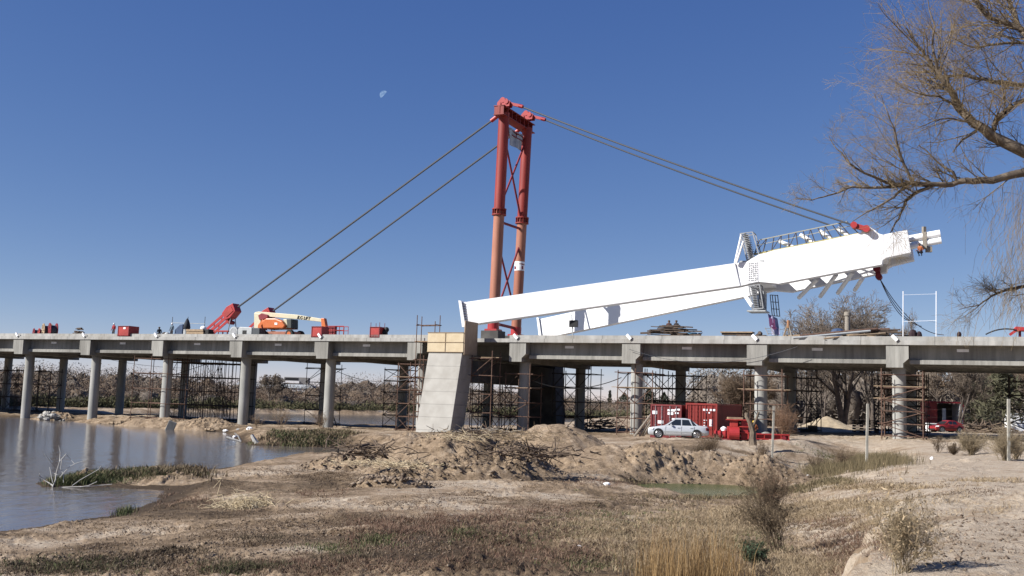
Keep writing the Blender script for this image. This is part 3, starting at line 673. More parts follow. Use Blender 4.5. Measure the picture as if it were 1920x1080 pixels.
def grow(out,p,d,Ln,r,lvl,P,rng):
    n=P['steps'][lvl]; S=out[0] if lvl<P['split'] else out[1]; p=np.array(p,float); d=nrm(np.array(d,float)); last=lvl==len(P['steps'])-1
    kids=P['kids'][lvl]; spots=sorted(rng.uniform(P['start'][lvl],1,kids)) if kids else []; ki=0
    rt=r*P['taper'][lvl]
    for i in range(n):
        q=p+d*(Ln/n); r0=r+(rt-r)*i/n; r1=r+(rt-r)*(i+1)/n; S.add(p,q,r0,r1)
        while ki<len(spots) and spots[ki]<=(i+1)/n:
            f=spots[ki]; ki+=1; o=nrm(np.cross(d,rng.normal(size=3))); an=R(rng.uniform(*P['ang'][lvl])); nd=d*math.cos(an)+o*math.sin(an)
            nd=nrm(nd+np.array([0,0,P['upk'][lvl]]))
            grow(out,p+(q-p)*(f*n-i),nd,Ln*rng.uniform(*P['len'][lvl])*(1.15-.55*f),r1*rng.uniform(*P['rad']),lvl+1,P,rng)
        p=q; d=nrm(d+rng.normal(size=3)*P['wig'][lvl]+np.array([0,0,P['grav'][lvl]]))
BAREP=dict(steps=[6,6,5,4,3],kids=[8,7,7,5,0],start=[.3,.2,.15,.1,0],taper=[.45,.35,.35,.4,.5],ang=[(25,60),(25,60),(25,60),(25,65),(0,0)],upk=[.25,.15,.1,.05,0],len=[(.55,.85),(.45,.75),(.45,.7),(.4,.7),(1,1)],rad=(.42,.62),wig=[.06,.09,.11,.13,.15],grav=[.03,.06,.07,.05,.03],split=2)
TWIG=mat('twig_grey',(.20,.155,.12),(.32,.26,.20),scale=.4,rough=.95)
TWIGB=mat('twig_brown',(.16,.11,.075),(.27,.195,.13),scale=.4,rough=.95)
TRUNK=mat('trunk_grey',(.08,.065,.052),(.15,.12,.10),scale=3,rough=.95,bump=.3)
def scl(P,rmin): return P
def bare(name,label,cat,base,h,seed,P=BAREP,mt=TWIG,group=None,rt=None,fork=1,lean=(0,0),rmin=.014,spread=1):
    rng=np.random.default_rng(seed); r=thing(name,label,cat,base,0,group); tr,cr=Seg(),Seg()
    for k in range(fork):
        d=(lean[0]+rng.uniform(-.25,.25)*(fork>1),lean[1]+rng.uniform(-.2,.2)*(fork>1),1)
        grow((tr,cr),(base[0],base[1],base[2]-.2),d,h*.62,(rt or h*.022)*(1 if k==0 else .75),0,P,rng)
    cr.r=list(np.maximum(cr.r,rmin)); cr.q=list(np.maximum(cr.q,rmin*.8))
    # scale so that the crown top is at height h
    for S in (tr,cr):
        if len(S.a)==0: continue
        S.a=np.array(S.a);S.b=np.array(S.b)
    zm=max(tr.b[:,2].max(),cr.b[:,2].max())-base[2]; k=h/zm
    for S in (tr,cr):
        b0=np.array(base); S.a=b0+(S.a-b0)*np.array([k*spread,k*spread,k]); S.b=b0+(S.b-b0)*np.array([k*spread,k*spread,k])
    tr.build('trunk',TRUNK,r,6); cr.build('crown',mt,r,3); return r
def hfor(px,yt,Y,base): return float(onY(px,yt,Y)[2]-base[2])
def onGY(px,Y):
    # ground point at depth Y along the image column px (taken at the horizon)
    x=(px-960)/F*Y; return Vector((x,Y,float(H(np.array([x]),np.array([Y]))[0])))
gb=onGY(1586,122); bare('bare_tree','large forked bare tree whose rounded crown rises over the deck, behind the sand heap','tree',gb,hfor(1586,541,122,gb),3,fork=4,rt=.42,spread=1.15,rmin=.02)
gb=onGY(1706,128); bare('bare_tree','slim bare tree rising over the deck beside the white pole frame','tree',gb,hfor(1700,578,128,gb),8,fork=2,rt=.25,spread=.6)
gb=onGY(1512,135); bare('bare_tree','bare tree left of the large forked one, only its twig tips over the deck','tree',gb,hfor(1512,592,135,gb),21,fork=2,rt=.28,spread=.8)
gb=onGY(1640,130); bare('bare_tree','bare tree just right of the large forked one, leaning away from it','tree',gb,hfor(1640,583,130,gb),22,fork=2,rt=.25,spread=.7)
gb=onGY(1384,128); bare('bare_tree','fan-shaped pale brown bare tree right behind the red containers','tree',gb,hfor(1384,696,128,gb),31,fork=5,rt=.2,mt=TWIGB,spread=1.15)
gb=onGY(1797,120); bare('bare_tree','dark bent bare tree in front of the small red building','tree',gb,hfor(1797,672,120,gb),41,fork=3,rt=.2,spread=.8,lean=(.1,0))
gb=onGY(1430,150); bare('bare_tree','low bushy bare tree between the fan-shaped tree and the rear columns','tree',gb,hfor(1430,700,150,gb),52,fork=3,rt=.2,mt=TWIGB)
gb=onGY(516,214); bare('bare_tree','lone round-crowned bare tree across the river in front of white houses','tree',gb,hfor(516,699,214,gb),61,fork=2,rt=.25,rmin=.035,spread=1.1)
P2=dict(BAREP,kids=[7,6,6,4,0]); wl=[]
for i,(px,Y,yt) in enumerate(((1350,175,708),(1465,170,690),(1548,160,676),(1612,175,668),(1668,160,672),(1735,165,662),(1765,150,668),(1830,160,660),(1860,185,650),(1905,170,655),(1940,150,660),(1985,140,640))):
    gb=onGY(px,Y); h=hfor(px,yt,Y,gb)
    if i<4:
        o=bare('woodland_tree',['first','second','third','fourth'][i]+' grey bare tree from the left in the wood behind the bridge','tree',gb,h,100+i,P=P2,fork=2,rmin=.03,group='bare trees of the wood behind the bridge',mt=(TWIG,TWIGB)[i%2]); wl.append((o,h,gb))
    else:
        s,h0,b0=wl[i%4]; o=dup(s,None,gb,i*1.3,['fifth','sixth','seventh','eighth','ninth','tenth','eleventh','last'][i-4]+' grey bare tree from the left in the wood behind the bridge'); o.scale=(h/h0,)*3
# conifers
def conifer(label,px,yb,yt,Y,wd,seed,col,name='conifer'):
    rng=np.random.default_rng(seed); gb=onGY(px,Y); h=hfor(px,yt,Y,gb); r=thing(name,label,'tree',gb)
    m=MB(); m.tube(gb-Vector((0,0,.3)),gb+Vector((0,0,h*.95)),.02*h,.01,n=7); m.build('trunk',TRUNK,r)
    n=int(2600); t=rng.uniform(.12,1,n)**.8; rad=wd*(1-t)**.8*rng.uniform(.3,1.05,n)*(1+.35*np.sin(t*31+rng.uniform(0,1,n)*2)); an=rng.uniform(0,6.283,n)
    c=np.stack([gb.x+rad*np.cos(an),gb.y+rad*np.sin(an),gb.z+t*h-rad*.2],1); sz=.11*h*rng.uniform(.3,.7,n)*.5
    o1=rng.normal(size=(n,3))*sz[:,None]; o2=rng.normal(size=(n,3))*sz[:,None]*.5; Vv=np.stack([c-o1,c+o1,c+o2],1).reshape(-1,3)
    npmesh('crown',Vv,np.arange(3*n).reshape(-1,3),col,r)
CON=mat('conifer_olive',(.06,.06,.035),(.15,.14,.08),island=True,rough=.9); COND=mat('conifer_dark',(.03,.035,.02),(.06,.065,.035),island=True,rough=.9)
conifer('olive green spreading conifer at the right edge below the deck',1882,790,655,135,4.2,1,CON)
conifer('shorter olive conifer just left of the spreading one',1842,790,690,150,3.2,2,CON)
conifer('slender dark cypress pointing above the far scrub','cyp' and 1149,790,733,300,1.1,3,COND,'cypress')
conifer('dark rounded conifer beside the slender cypress','x' and 1176,790,737,290,5.5,4,COND)
conifer('dark conifer seen through the scaffold above the red containers',1222,790,728,280,5.5,5,COND)
conifer('dark conifer seen just left of the shaded rear column above the containers',1250,790,736,280,4.5,6,COND)
# ---------------------------------------------------------------- scrub across the river and below the wood
def cloud(name,clumps,mt,size,per,seed,label,cat,vert=.5,wdt=.6):
    rng=np.random.default_rng(seed); Vs=[]
    for (x,y,z,rx,rz) in clumps:
        n=int(per*rng.uniform(.7,1.3)); d=rng.normal(size=(n,3)); d/=np.linalg.norm(d,axis=1)[:,None]; rad=rng.uniform(.35,1.2,n)**.5
        c=np.stack([x+d[:,0]*rad*rx,y+d[:,1]*rad*rx,z+rz*.45+d[:,2]*rad*rz*.62],1)
        s=size*rng.uniform(.4,1.3,n); a=rng.normal(size=(n,3))*np.array([.45,.45,vert]); a/=np.linalg.norm(a,axis=1)[:,None]; b=rng.normal(size=(n,3)); b/=np.linalg.norm(b,axis=1)[:,None]
        Vs.append(np.stack([c-a*s[:,None],c+a*s[:,None],c+b*(s*wdt)[:,None]],1).reshape(-1,3))
    Vv=np.concatenate(Vs); o=npmesh(name,Vv,np.arange(len(Vv)).reshape(-1,3),mt); tag(o,label,cat,kind='stuff'); return o
SCR1=mat('scrub_brown',(.15,.105,.07),(.24,.175,.125),island=True,rough=.95,c3=(.20,.135,.09)); SCR2=mat('scrub_grey',(.155,.13,.105),(.23,.195,.16),island=True,rough=.95)
SCR3=mat('scrub_olive',(.09,.095,.04),(.19,.17,.09),island=True,rough=.95)
TOPY=[(-80,690),(0,690),(60,687),(100,688),(150,690),(230,698),(300,697),(400,707),(470,722),(560,726),(640,716),(690,712),(760,716),(860,722),(950,728),(1050,738),(1110,745),(1150,752),(1200,748),(1330,745)]
rg=np.random.default_rng(5); c1,c2,c3=[],[],[]
for px in np.arange(-90,1335,4.2):
    Yf=np.interp(px,[-90,200,500,700,900,1120,1330],[150,185,205,225,245,262,262]); yt=np.interp(px,*zip(*TOPY))
    for row in range(3):
        Y=Yf+4+row*14+rg.uniform(0,10); hh=onY(px,yt,Y)[2]-.8; f=(.5,.78,1)[row]*rg.uniform(.72,1.05); x=(px-960)/F*Y+rg.uniform(-2,2)
        (c1 if (rg.uniform()<(.75 if row<2 else .3)) else c2).append((x,Y,.8,rg.uniform(2.4,5),hh*f*rg.uniform(1.0,1.18)))
    if rg.uniform()<.5: x=(px-960)/F*(Yf+1); c3.append((x,Yf+rg.uniform(-1,2),.7,rg.uniform(1.2,2.5),rg.uniform(1,2.2)))
cloud('scrub',c1,SCR1,.24,430,1,'dense brown leafless scrub along the far river bank','scrub')
cloud('scrub',c2,SCR2,.26,430,2,'taller grey-brown leafless thicket behind the brown scrub','scrub')
cloud('scrub',c3,SCR3,.3,160,3,'low olive green bushes along the foot of the far bank','bushes',vert=1)
def cores(clumps,k,mt,label,seed):
    rg_=random.Random(seed); m=MB()
    for (x,y,z,rx,rz) in clumps: m.ball((x+rg_.uniform(-.5,.5),y+2.0,z+rz*.30),1.0,8,(rx*k,rx*k,rz*.46),.2,rg_)
    V_=np.array(m.v); Q=np.array([f for f in m.f]); o=npmesh('scrub',V_,Q,mt,smooth=True); return tag(o,label,'scrub',None,'stuff')
CORE=mat('scrub_mass',(.13,.095,.065),(.19,.14,.10),scale=2.5,rough=1,lo=.3,hi=.7,bump=1.0,bscale=4)
cores(c1,.72,CORE,'brown mass of leafless bushes filling the far river bank',4); cores(c2,.66,mat('thicket_mass',(.14,.115,.09),(.20,.165,.135),scale=2.5,rough=1,lo=.3,hi=.7,bump=1.0,bscale=4),'grey-brown mass of leafless trees behind the brown bushes',6)
c4=[];c5=[]
for i in range(300):
    px=rg.uniform(1320,2050); Y=rg.uniform(165,215); x=(px-960)/F*Y; c4.append((x,Y,1.9,rg.uniform(2.5,5),rg.uniform(5,11)))
for i in range(45):
    px=rg.uniform(1310,1480); Y=rg.uniform(128,150); c5.append(((px-960)/F*Y,Y,1.9,rg.uniform(1.2,2.2),rg.uniform(1,2.6)))
cores(c4,.55,MATS['thicket_mass'],'grey mass of leafless undergrowth filling the wood behind the bridge',8)
cloud('thicket',c4,SCR2,.38,420,4,'grey-brown tangle of twigs filling the wood behind the bridge on the right','thicket')
cloud('thicket',c5,SCR1,.35,160,5,'low brown bushes behind the red containers','bushes')
# ---------------------------------------------------------------- willow, its trunk outside the frame on the right
WY=20.
wt=thing('willow_tree','big leafless willow reaching in from the right with thick limbs and drooping yellowish twigs','tree',onGY(2230,WY))
LIMB=[
 ([(2250,900),(2225,700),(2190,560),(2120,430),(2050,350),(1990,312),(1920,284),(1860,255),(1824,231),(1800,201),(1782,172),(1765,148),(1741,113),(1723,89),(1699,53)],[.32,.28,.25,.2,.17,.145,.125,.105,.09,.075,.065,.055,.04,.028,.014],0),
 ([(2120,430),(2040,352),(1920,323),(1860,339),(1809,339),(1776,346),(1717,344),(1658,350),(1599,350),(1557,365),(1521,376),(1492,371)],[.14,.115,.085,.07,.06,.052,.04,.03,.022,.015,.01,.005],-.6),
 ([(1699,350),(1676,370),(1640,391),(1599,415)],[.03,.022,.014,.006],-.7),
 ([(1750,348),(1717,362),(1699,376),(1688,409),(1670,436)],[.035,.032,.028,.02,.01],-.5),
 ([(1679,346),(1634,329),(1593,308),(1569,279),(1554,255)],[.03,.025,.018,.011,.005],-.9),
 ([(1710,344),(1688,285),(1670,225),(1652,178)],[.03,.022,.014,.006],-1.0),
 ([(1794,338),(1759,302),(1723,273)],[.03,.02,.01],-.2),
 ([(2100,250),(2000,185),(1920,160),(1860,154),(1812,142),(1771,142),(1735,154)],[.09,.07,.05,.04,.03,.018,.008],.4),
 ([(2080,150),(1990,95),(1920,80),(1866,83),(1824,89),(1780,70)],[.07,.055,.035,.026,.018,.007],.9),
 ([(2080,90),(1990,75),(1920,56),(1889,44),(1848,27),(1830,6),(1815,-30)],[.09,.075,.06,.05,.038,.028,.018],.2),
 ([(1925,75),(1904,36),(1892,0),(1885,-50)],[.06,.05,.042,.035],.5),
 ([(1860,252),(1871,219),(1895,200),(1920,187),(1980,165)],[.05,.055,.05,.045,.04],-.3),
 ([(1830,246),(1805,262),(1788,285)],[.035,.022,.01],-.3),
 ([(2060,560),(1980,536),(1920,537),(1889,543),(1860,555),(1836,572),(1800,580)],[.06,.05,.035,.028,.02,.013,.006],.3),
 ([(2225,700),(2150,620),(2060,560)],[.14,.1,.06],.3),
 ([(2190,560),(2150,400),(2100,250),(2080,150),(2080,90),(2060,-40)],[.22,.17,.13,.1,.09,.05],.5),
 ([(1765,148),(1748,100),(1752,50),(1740,0)],[.035,.025,.016,.008],-.2),
 ([(1800,201),(1760,180),(1715,176),(1680,160)],[.03,.022,.014,.006],-.5),
 ([(1824,231),(1790,222),(1755,225),(1722,238)],[.028,.02,.012,.006],-.6)]
tr,cr=Seg(),Seg(); rng=np.random.default_rng(12)
WP=dict(steps=[6,5,5],kids=[7,5,0],start=[.1,.1,0],taper=[.35,.4,.5],ang=[(25,65),(25,70),(0,0)],upk=[.1,0,0],len=[(.5,.9),(.55,1.0),(1,1)],rad=(.5,.75),wig=[.12,.14,.12],grav=[.03,.0,-.07],split=0)
DY0=[0,0,-.6,-.6,-.6,-.6,-.6,.4,.5,.5,.2,0,0,.3,0,0,0,0,0]
for (pts,rs,dy),d0 in zip(LIMB,DY0):
    Pw=[np.array(onY(x,y,WY+d0+(dy-d0)*min(1,i_/2.))) for i_,(x,y) in enumerate(pts)]
    # subdivide with wobble
    Q=[];RS=[]
    for i in range(len(Pw)-1):
        for k in range(3): 
            f=k/3; Q.append(Pw[i]*(1-f)+Pw[i+1]*f+rng.normal(size=3)*.008*(k>0)+np.array([0,rng.normal()*.03,0])); RS.append(rs[i]*(1-f)+rs[i+1]*f)
    Q.append(Pw[-1]);RS.append(rs[-1])
    for i in range(len(Q)-1):
        tr.add(Q[i],Q[i+1]+(Q[i+1]-Q[i])*.06,RS[i],RS[i+1]); dd=nrm(Q[i+1]-Q[i]); px,py=proj(Q[i])
        if px>2040: continue
        nk=rng.poisson(1.3 if RS[i]<.06 else .8)
        for _ in range(nk):
            o=nrm(np.cross(dd,rng.normal(size=3))); an=R(rng.uniform(25,70)); d=dd*math.cos(an)+o*math.sin(an); d=nrm(d+np.array([-.15,0,.25]))
            grow((tr,cr),Q[i],d,rng.uniform(.45,1.25)*(1.15 if py<330 else .7)*(.62 if px<1620 else 1),min(RS[i]*.5,.016),0,WP,rng)
# long pendulous whips on the right
for _ in range(620):
    px=1925-abs(rng.normal())*48+rng.uniform(0,60); py=rng.uniform(330,580); p=np.array(onY(px,py,WY+rng.uniform(-1.5,2))); d=nrm(np.array([rng.uniform(-.5,.3),rng.uniform(-.3,.3),-.6]))
    L0=rng.uniform(.3,.9); n=7; q=p
    for i in range(n):
        e=q+d*L0/n; cr.add(q,e,.0028,.002); d=nrm(d+rng.normal(size=3)*.14+np.array([0,0,-.12])); q=e
cr.r=list(np.clip(cr.r,.0018,.02)); cr.q=list(np.clip(cr.q,.0014,.02))
tr.build('trunk',BARK,wt,9); cr.build('crown',mat('willow_twig',(.21,.15,.08),(.36,.27,.155),scale=.9,rough=.9,lo=.3,hi=.7),wt,3)
# ---------------------------------------------------------------- moon
a_=CR*(-.60)+CU*(.55)-cf*(.30); a_=Vector(a_).normalized(); md=Vector(ray(720,178)).normalized()*6000+Vector((0,0,EYE))
Mx=a_.to_track_quat('Z','Y').to_matrix(); m=MB(); m.lathe([(.01,25)]+[(25*math.sin(R(k)),25*math.cos(R(k))) for k in range(8,92,7)],md,28,Mx)
mm=bpy.data.materials.new('moon_glow'); mm.use_nodes=True; n=mm.node_tree.nodes; b_=n['Principled BSDF']; b_.inputs['Base Color'].default_value=(0,0,0,1); b_.inputs['Specular IOR Level'].default_value=0
tn=n.new('ShaderNodeTexNoise'); tn.inputs['Scale'].default_value=.07; rp=n.new('ShaderNodeValToRGB'); rp.color_ramp.elements[0].color=(.10,.17,.31,1); rp.color_ramp.elements[1].color=(.155,.23,.37,1); rp.color_ramp.elements[0].position=.4;rp.color_ramp.elements[1].position=.6
tcm=n.new('ShaderNodeTexCoord'); mm.node_tree.links.new(tcm.outputs['Object'],tn.inputs[0]); mm.node_tree.links.new(tn.outputs[0],rp.inputs[0]); mm.node_tree.links.new(rp.outputs[0],b_.inputs['Emission Color']); b_.inputs['Emission Strength'].default_value=1
o=m.build('moon',mm); tag(o,'pale daytime half moon in the blue sky left of the red tower','moon')
# ---------------------------------------------------------------- scaffolds
def scaffold(label,s0,s1,t0,t1,z1,levels,planks=(),mt=RUST,nx=2,ny=2,diag=True,zb=None,over=.35,group='tube scaffolds around the bridge columns',plank_side=None,bay=None):
    c=B((s0+s1)/2,(t0+t1)/2,0); zg=hz(c) if zb is None else zb; r=thing('scaffold',label,'scaffold',(c.x,c.y,zg),0,group); m=MB(); rg=random.Random(int(s0*31+t0*7)); rad=.045
    S=[s0+(s1-s0)*i/(nx-1) for i in range(nx)]; T=[t0+(t1-t0)*i/(ny-1) for i in range(ny)]
    zs=[zg+.15+(z1-zg-.6)*k/(levels) for k in range(levels+1)]
    for s in S:
        for t in T: 
            p=B(s,t,0); z0=hz(p)-.05 if zb is None else zb; top=z1+rg.uniform(-.3,.6); m.tube((p.x,p.y,z0),(p.x+rg.uniform(-.04,.04),p.y,top),rad,n=6)
    for z in zs:
        dz=rg.uniform(-.08,.08)
        for t in T: m.tube(B(s0-over*rg.random(),t+.05,z+dz),B(s1+over*rg.random(),t+.05,z+dz*.5),rad*.9,n=6)
        for s in S: m.tube(B(s+.05,t0-over*rg.random(),z),B(s+.05,t1+over*rg.random(),z),rad*.9,n=6)
    if diag:
        for k in range(len(zs)-1):
            for i in range(nx-1):
                for t in (T if ny<4 else T[:1]):
                    if rg.random()<.75:
                        a,b=(S[i],S[i+1]) if (k+i)%2 else (S[i+1],S[i])
                        m.tube(B(a,t-.05,zs[k]),B(b,t-.05,zs[k+1]),rad*.8,n=6)
            if rg.random()<.6: m.tube(B(s0-.05,t0,zs[k]),B(s0-.05,t1,zs[k+1]),rad*.8,n=6)
    m.build('tube_frame',mt,r)
    for k in planks:
        z=zs[k]+.06
        for j in range(3):
            t=t0+.15+(t1-t0-.3)*j/2; mm_=MB(); e0=rg.uniform(.1,.7); e1=rg.uniform(.1,.7); mm_.beam(B(s0-e0,t,z+.03*j),B(s1+e1,t+rg.uniform(-.1,.1),z+.03*j),.26,.055); mm_.build('plank',WOOD if mt is RUST else WOODD,r)
    return r
sn=lambda n:(n-8)*L
fr=lambda n,w=1.25:(sn(n)-w,sn(n)+w)
scaffold('tall rusty scaffold round the column left of the pale pedestal, poles rising over the deck',sn(5)-1.6,sn(5)+1.3,-2.3,1.2,8.0,5,(4,),nx=3)
scaffold('light scaffold corner standing between the scaffolded column and the cream formwork, over deck height',sn(5)+.9,ped_s0-.4,-3.2,-2.3,12.0,6,(5,),zb=None,diag=False)
scaffold('wide rusty scaffold in front of the dark opening right of the pale pedestal',ped_s1+.4,sn(6)-1.6,-4.2,-2.4,8.7,4,(4,),nx=2)
scaffold('scaffold round the front column between the two pedestals',sn(6)-1.3,sn(6)+1.2,-1.6,1.4,7.3,4,(3,))
scaffold('scaffold with long brown boards round the front column left of the red containers',sn(7)-1.4,sn(7)+2.0,-1.5,1.6,7.6,4,(3,),nx=3)
scaffold('scaffold round the front column behind the red containers and red machinery',sn(8)-1.2,sn(8)+2.1,-1.5,1.4,7.6,4,(3,),diag=False)
scaffold('dense scaffold with two pale boards round the rightmost front column',sn(9)-1.3,sn(9)+1.9,-1.4,1.4,7.9,5,(4,3),nx=2)
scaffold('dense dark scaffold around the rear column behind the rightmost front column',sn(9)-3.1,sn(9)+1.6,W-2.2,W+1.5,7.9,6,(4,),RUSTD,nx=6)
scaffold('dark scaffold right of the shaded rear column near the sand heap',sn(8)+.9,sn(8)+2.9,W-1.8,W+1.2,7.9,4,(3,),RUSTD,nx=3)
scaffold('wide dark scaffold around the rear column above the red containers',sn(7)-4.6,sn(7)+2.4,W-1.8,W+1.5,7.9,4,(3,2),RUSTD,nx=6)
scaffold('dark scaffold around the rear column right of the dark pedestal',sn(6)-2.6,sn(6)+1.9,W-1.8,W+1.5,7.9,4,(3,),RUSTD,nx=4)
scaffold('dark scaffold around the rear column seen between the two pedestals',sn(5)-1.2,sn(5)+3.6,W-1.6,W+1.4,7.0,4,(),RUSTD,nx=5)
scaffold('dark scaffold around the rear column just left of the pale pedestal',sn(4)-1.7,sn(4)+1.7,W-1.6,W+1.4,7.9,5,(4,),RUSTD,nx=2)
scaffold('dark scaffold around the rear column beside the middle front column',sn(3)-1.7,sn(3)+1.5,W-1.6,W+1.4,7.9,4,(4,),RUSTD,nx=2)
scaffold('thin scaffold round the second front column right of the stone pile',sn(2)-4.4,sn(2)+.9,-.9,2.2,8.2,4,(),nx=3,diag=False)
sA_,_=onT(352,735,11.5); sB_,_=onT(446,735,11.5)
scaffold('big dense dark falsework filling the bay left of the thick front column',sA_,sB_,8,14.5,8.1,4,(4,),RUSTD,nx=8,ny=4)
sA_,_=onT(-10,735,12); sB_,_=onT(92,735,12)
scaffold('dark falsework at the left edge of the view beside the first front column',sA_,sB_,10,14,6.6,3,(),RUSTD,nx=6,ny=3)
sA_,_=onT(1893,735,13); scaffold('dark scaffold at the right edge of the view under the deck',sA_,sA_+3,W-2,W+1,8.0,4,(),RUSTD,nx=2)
# leaning timbers and ladders
def ladder(label,a,b,wd,mt,n=10):
    r=thing('ladder',label,'ladder',a); x=Vector((ds[0],ds[1],0))*wd/2; 
    for k in (-1,1): m=MB(); m.beam(Vector(a)+x*k,Vector(b)+x*k,.06,.08); m.build('rail',mt,r)
    for i in range(n): p=Vector(a).lerp(Vector(b),(i+.6)/n); m=MB(); m.tube(p-x,p+x,.025,n=6); m.build('rung',mt,r)
ladder('dark ladder inside the big falsework',BT(424,782,7.6),BT(412,690,7.6),.5,RUSTD,16)
ladder('short dark ladder leaning at the foot of the middle front column',BT(628,800,.9),BT(618,770,.9),.5,RUSTD,6)
ladder('small grey step ladder on the deck beside the purple banner',BT(1446,628,1.5),BT(1440,614,1.5),.55,GALV,3)
for k,(a,b,lb) in enumerate((((1196,818),(1222,775),'leftmost rough timber leaning by the left red container'),((1206,818),(1226,780),'middle rough timber leaning by the left red container'),((1212,820),(1224,790),'shortest rough timber leaning by the left red container'))):
    Y=83; A=onGY(a[0],Y); m=MB(); m.path([A,onY(b[0],b[1],Y-1)],[.1,.07],6); tag(m.build('timber',WOODG),lb,'timber','timbers leaning near the containers')
# hanging line below the deck
def rope(label,a,b,sag,r=.03,mt=CABLE,group=None,name='rope'):
    m=MB(); n=16; a=Vector(a);b=Vector(b); m.path([a.lerp(b,i/n)-Vector((0,0,sag*4*(i/n)*(1-i/n))) for i in range(n+1)],r,5); return tag(m.build(name,mt),label,'cable',group)
rope('sagging wire under the deck left of the pale pedestal',BT(632,696,1),BT(790,704,1),.9)
rope('pale hose strung from the dark pedestal past the rear column',BT(1003,715,8),BT(1165,708,4),.9,.045,GREYM)
rope('thin black wire hanging along the girders above the containers',BT(1180,655,-2.2),BT(1495,650,-2.2),1.3,.02)
rope('thin wire strung across the columns on the left',BT(178,668,-.7),BT(345,690,6),.3,.02)
# ---------------------------------------------------------------- people
def person(label,loc,rz,pose,top,legs,h=1.72,hat=None,group=None):
    """one continuous skinned body; faces -Y locally"""
    J={'pel':(0,0,.95),'sp':(0,.0,1.15),'ch':(0,0,1.36),'nk':(0,0,1.5),'hd':(0,-.02,1.63),'tp':(0,-.02,1.72)}
    for sd,k in (('l',1),('r',-1)):
        J['sh'+sd]=(.19*k,0,1.42);J['el'+sd]=(.27*k,.02,1.14);J['wr'+sd]=(.27*k,-.12,.90);J['ha'+sd]=(.27*k,-.16,.82)
        J['hp'+sd]=(.10*k,0,.90);J['kn'+sd]=(.12*k,-.03,.50);J['an'+sd]=(.13*k,.02,.09);J['to'+sd]=(.14*k,-.16,.04)
    if pose=='crouch':
        for k in ('pel','sp','ch','nk','hd','tp','shl','shr','ell','elr','wrl','wrr','hal','har','hpl','hpr'): x,y,z=J[k]; J[k]=(x,y-(z-.95)*.45+.1,z-.52)
        for sd,k in (('l',1),('r',-1)): J['kn'+sd]=(.16*k,-.32,.48); J['wr'+sd]=(.2*k,-.5,.5); J['ha'+sd]=(.18*k,-.58,.45)
    if pose=='sit':
        for k in list(J):
            x,y,z=J[k]
            if k[:2] in('kn','an','to'): continue
            J[k]=(x,y+.1,z-.45)
        for sd,k in (('l',1),('r',-1)): J['kn'+sd]=(.14*k,-.35,.5); J['an'+sd]=(.14*k,-.38,.1); J['to'+sd]=(.14*k,-.55,.05); J['wr'+sd]=(.15*k,-.32,.6); J['ha'+sd]=(.1*k,-.38,.6)
    if pose=='reach':
        for sd,k in (('l',1),('r',-1)): J['el'+sd]=(.25*k,-.22,1.25); J['wr'+sd]=(.2*k,-.46,1.2); J['ha'+sd]=(.18*k,-.54,1.2)
    names=list(J); E=[('pel','sp'),('sp','ch'),('ch','nk'),('nk','hd'),('hd','tp')]
    for s_ in 'lr': E+=[('ch','sh'+s_),('sh'+s_,'el'+s_),('el'+s_,'wr'+s_),('wr'+s_,'ha'+s_),('pel','hp'+s_),('hp'+s_,'kn'+s_),('kn'+s_,'an'+s_),('an'+s_,'to'+s_)]
    rad={'pel':.145,'sp':.14,'ch':.16,'nk':.06,'hd':.10,'tp':.075,'sh':.075,'el':.052,'wr':.035,'ha':.042,'hp':.10,'kn':.068,'an':.045,'to':.04}
    me=bpy.data.meshes.new('person_skel'); me.from_pydata([J[n] for n in names],[(names.index(a),names.index(b)) for a,b in E],[])
    o=bpy.data.objects.new('person_skel',me); COL.objects.link(o); sk=o.modifiers.new('s','SKIN'); o.modifiers.new('u','SUBSURF').levels=1
    for i,n in enumerate(names):
        q=rad.get(n) or rad[n[:2]]; me.skin_vertices[0].data[i].radius=(q,q*(.75 if n in('ch','sp','pel') else 1)); me.skin_vertices[0].data[i].use_root=(n=='pel')
    dg=bpy.context.evaluated_depsgraph_get(); nm=bpy.data.meshes.new_from_object(o.evaluated_get(dg)); bpy.data.objects.remove(o)
    SK=mat('skin',(.35,.21,.14),rough=.6)
    nm.materials.clear()
    for q in (legs,top,SK,BLACK): nm.materials.append(q)
    hz_,fz=J['pel'][2],J['nk'][2]
    for p in nm.polygons:
        c=p.center; near=min(names,key=lambda n:(Vector(J[n])-c).length)
        p.material_index=2 if near in('hd','tp','hal','har') else 3 if near[:2]=='to' else 0 if (near[:2] in('kn','an','hp') or near=='pel') else 1; p.use_smooth=True
    b=bpy.data.objects.new('person',nm); COL.objects.link(b); b.location=loc; b.rotation_euler=(0,0,rz); b.scale=(h/1.72,)*3; tag(b,label,'person',group)
    m=MB(); hx,hy,hz2=J['hd']; m.ball((hx,hy+.02,hz2+.05),.125,10,(1,1.05,.85)); hh=m.build('helmet' if hat else 'hair',hat or WOODD,b,world=False,smooth=True)
    return b
REDJ=mat('red_jacket',(.35,.02,.03),rough=.8); GRJ=mat('grey_blue_jacket',(.12,.17,.22),rough=.8); JEAN=mat('dark_trousers',(.03,.035,.05),rough=.9); HIV=mat('orange_jacket',(.5,.15,.05),rough=.7); YEL=mat('yellow_helmet',(.75,.5,.05),rough=.4); WHH=mat('white_helmet',(.75,.75,.75),rough=.4)
TZ=ZD
def deck(px,t): 
    # point on the deck surface at transverse position t below image column px
    s,_=onT(px,620,t); return B(s,t,TZ)
RB=-TH
person('person in a red jacket and white helmet standing alone on the deck',deck(213,.3),RB,'stand',REDJ,JEAN,hat=WHH)
person('person in a grey-blue jacket standing beside the dark blue tarp panel',deck(322,.5),RB,'stand',GRJ,JEAN,hat=WHH)
person('person crouching in dark clothes on the deck near the red box',deck(299,-.2),RB+.6,'crouch',JEAN,JEAN,hat=None)
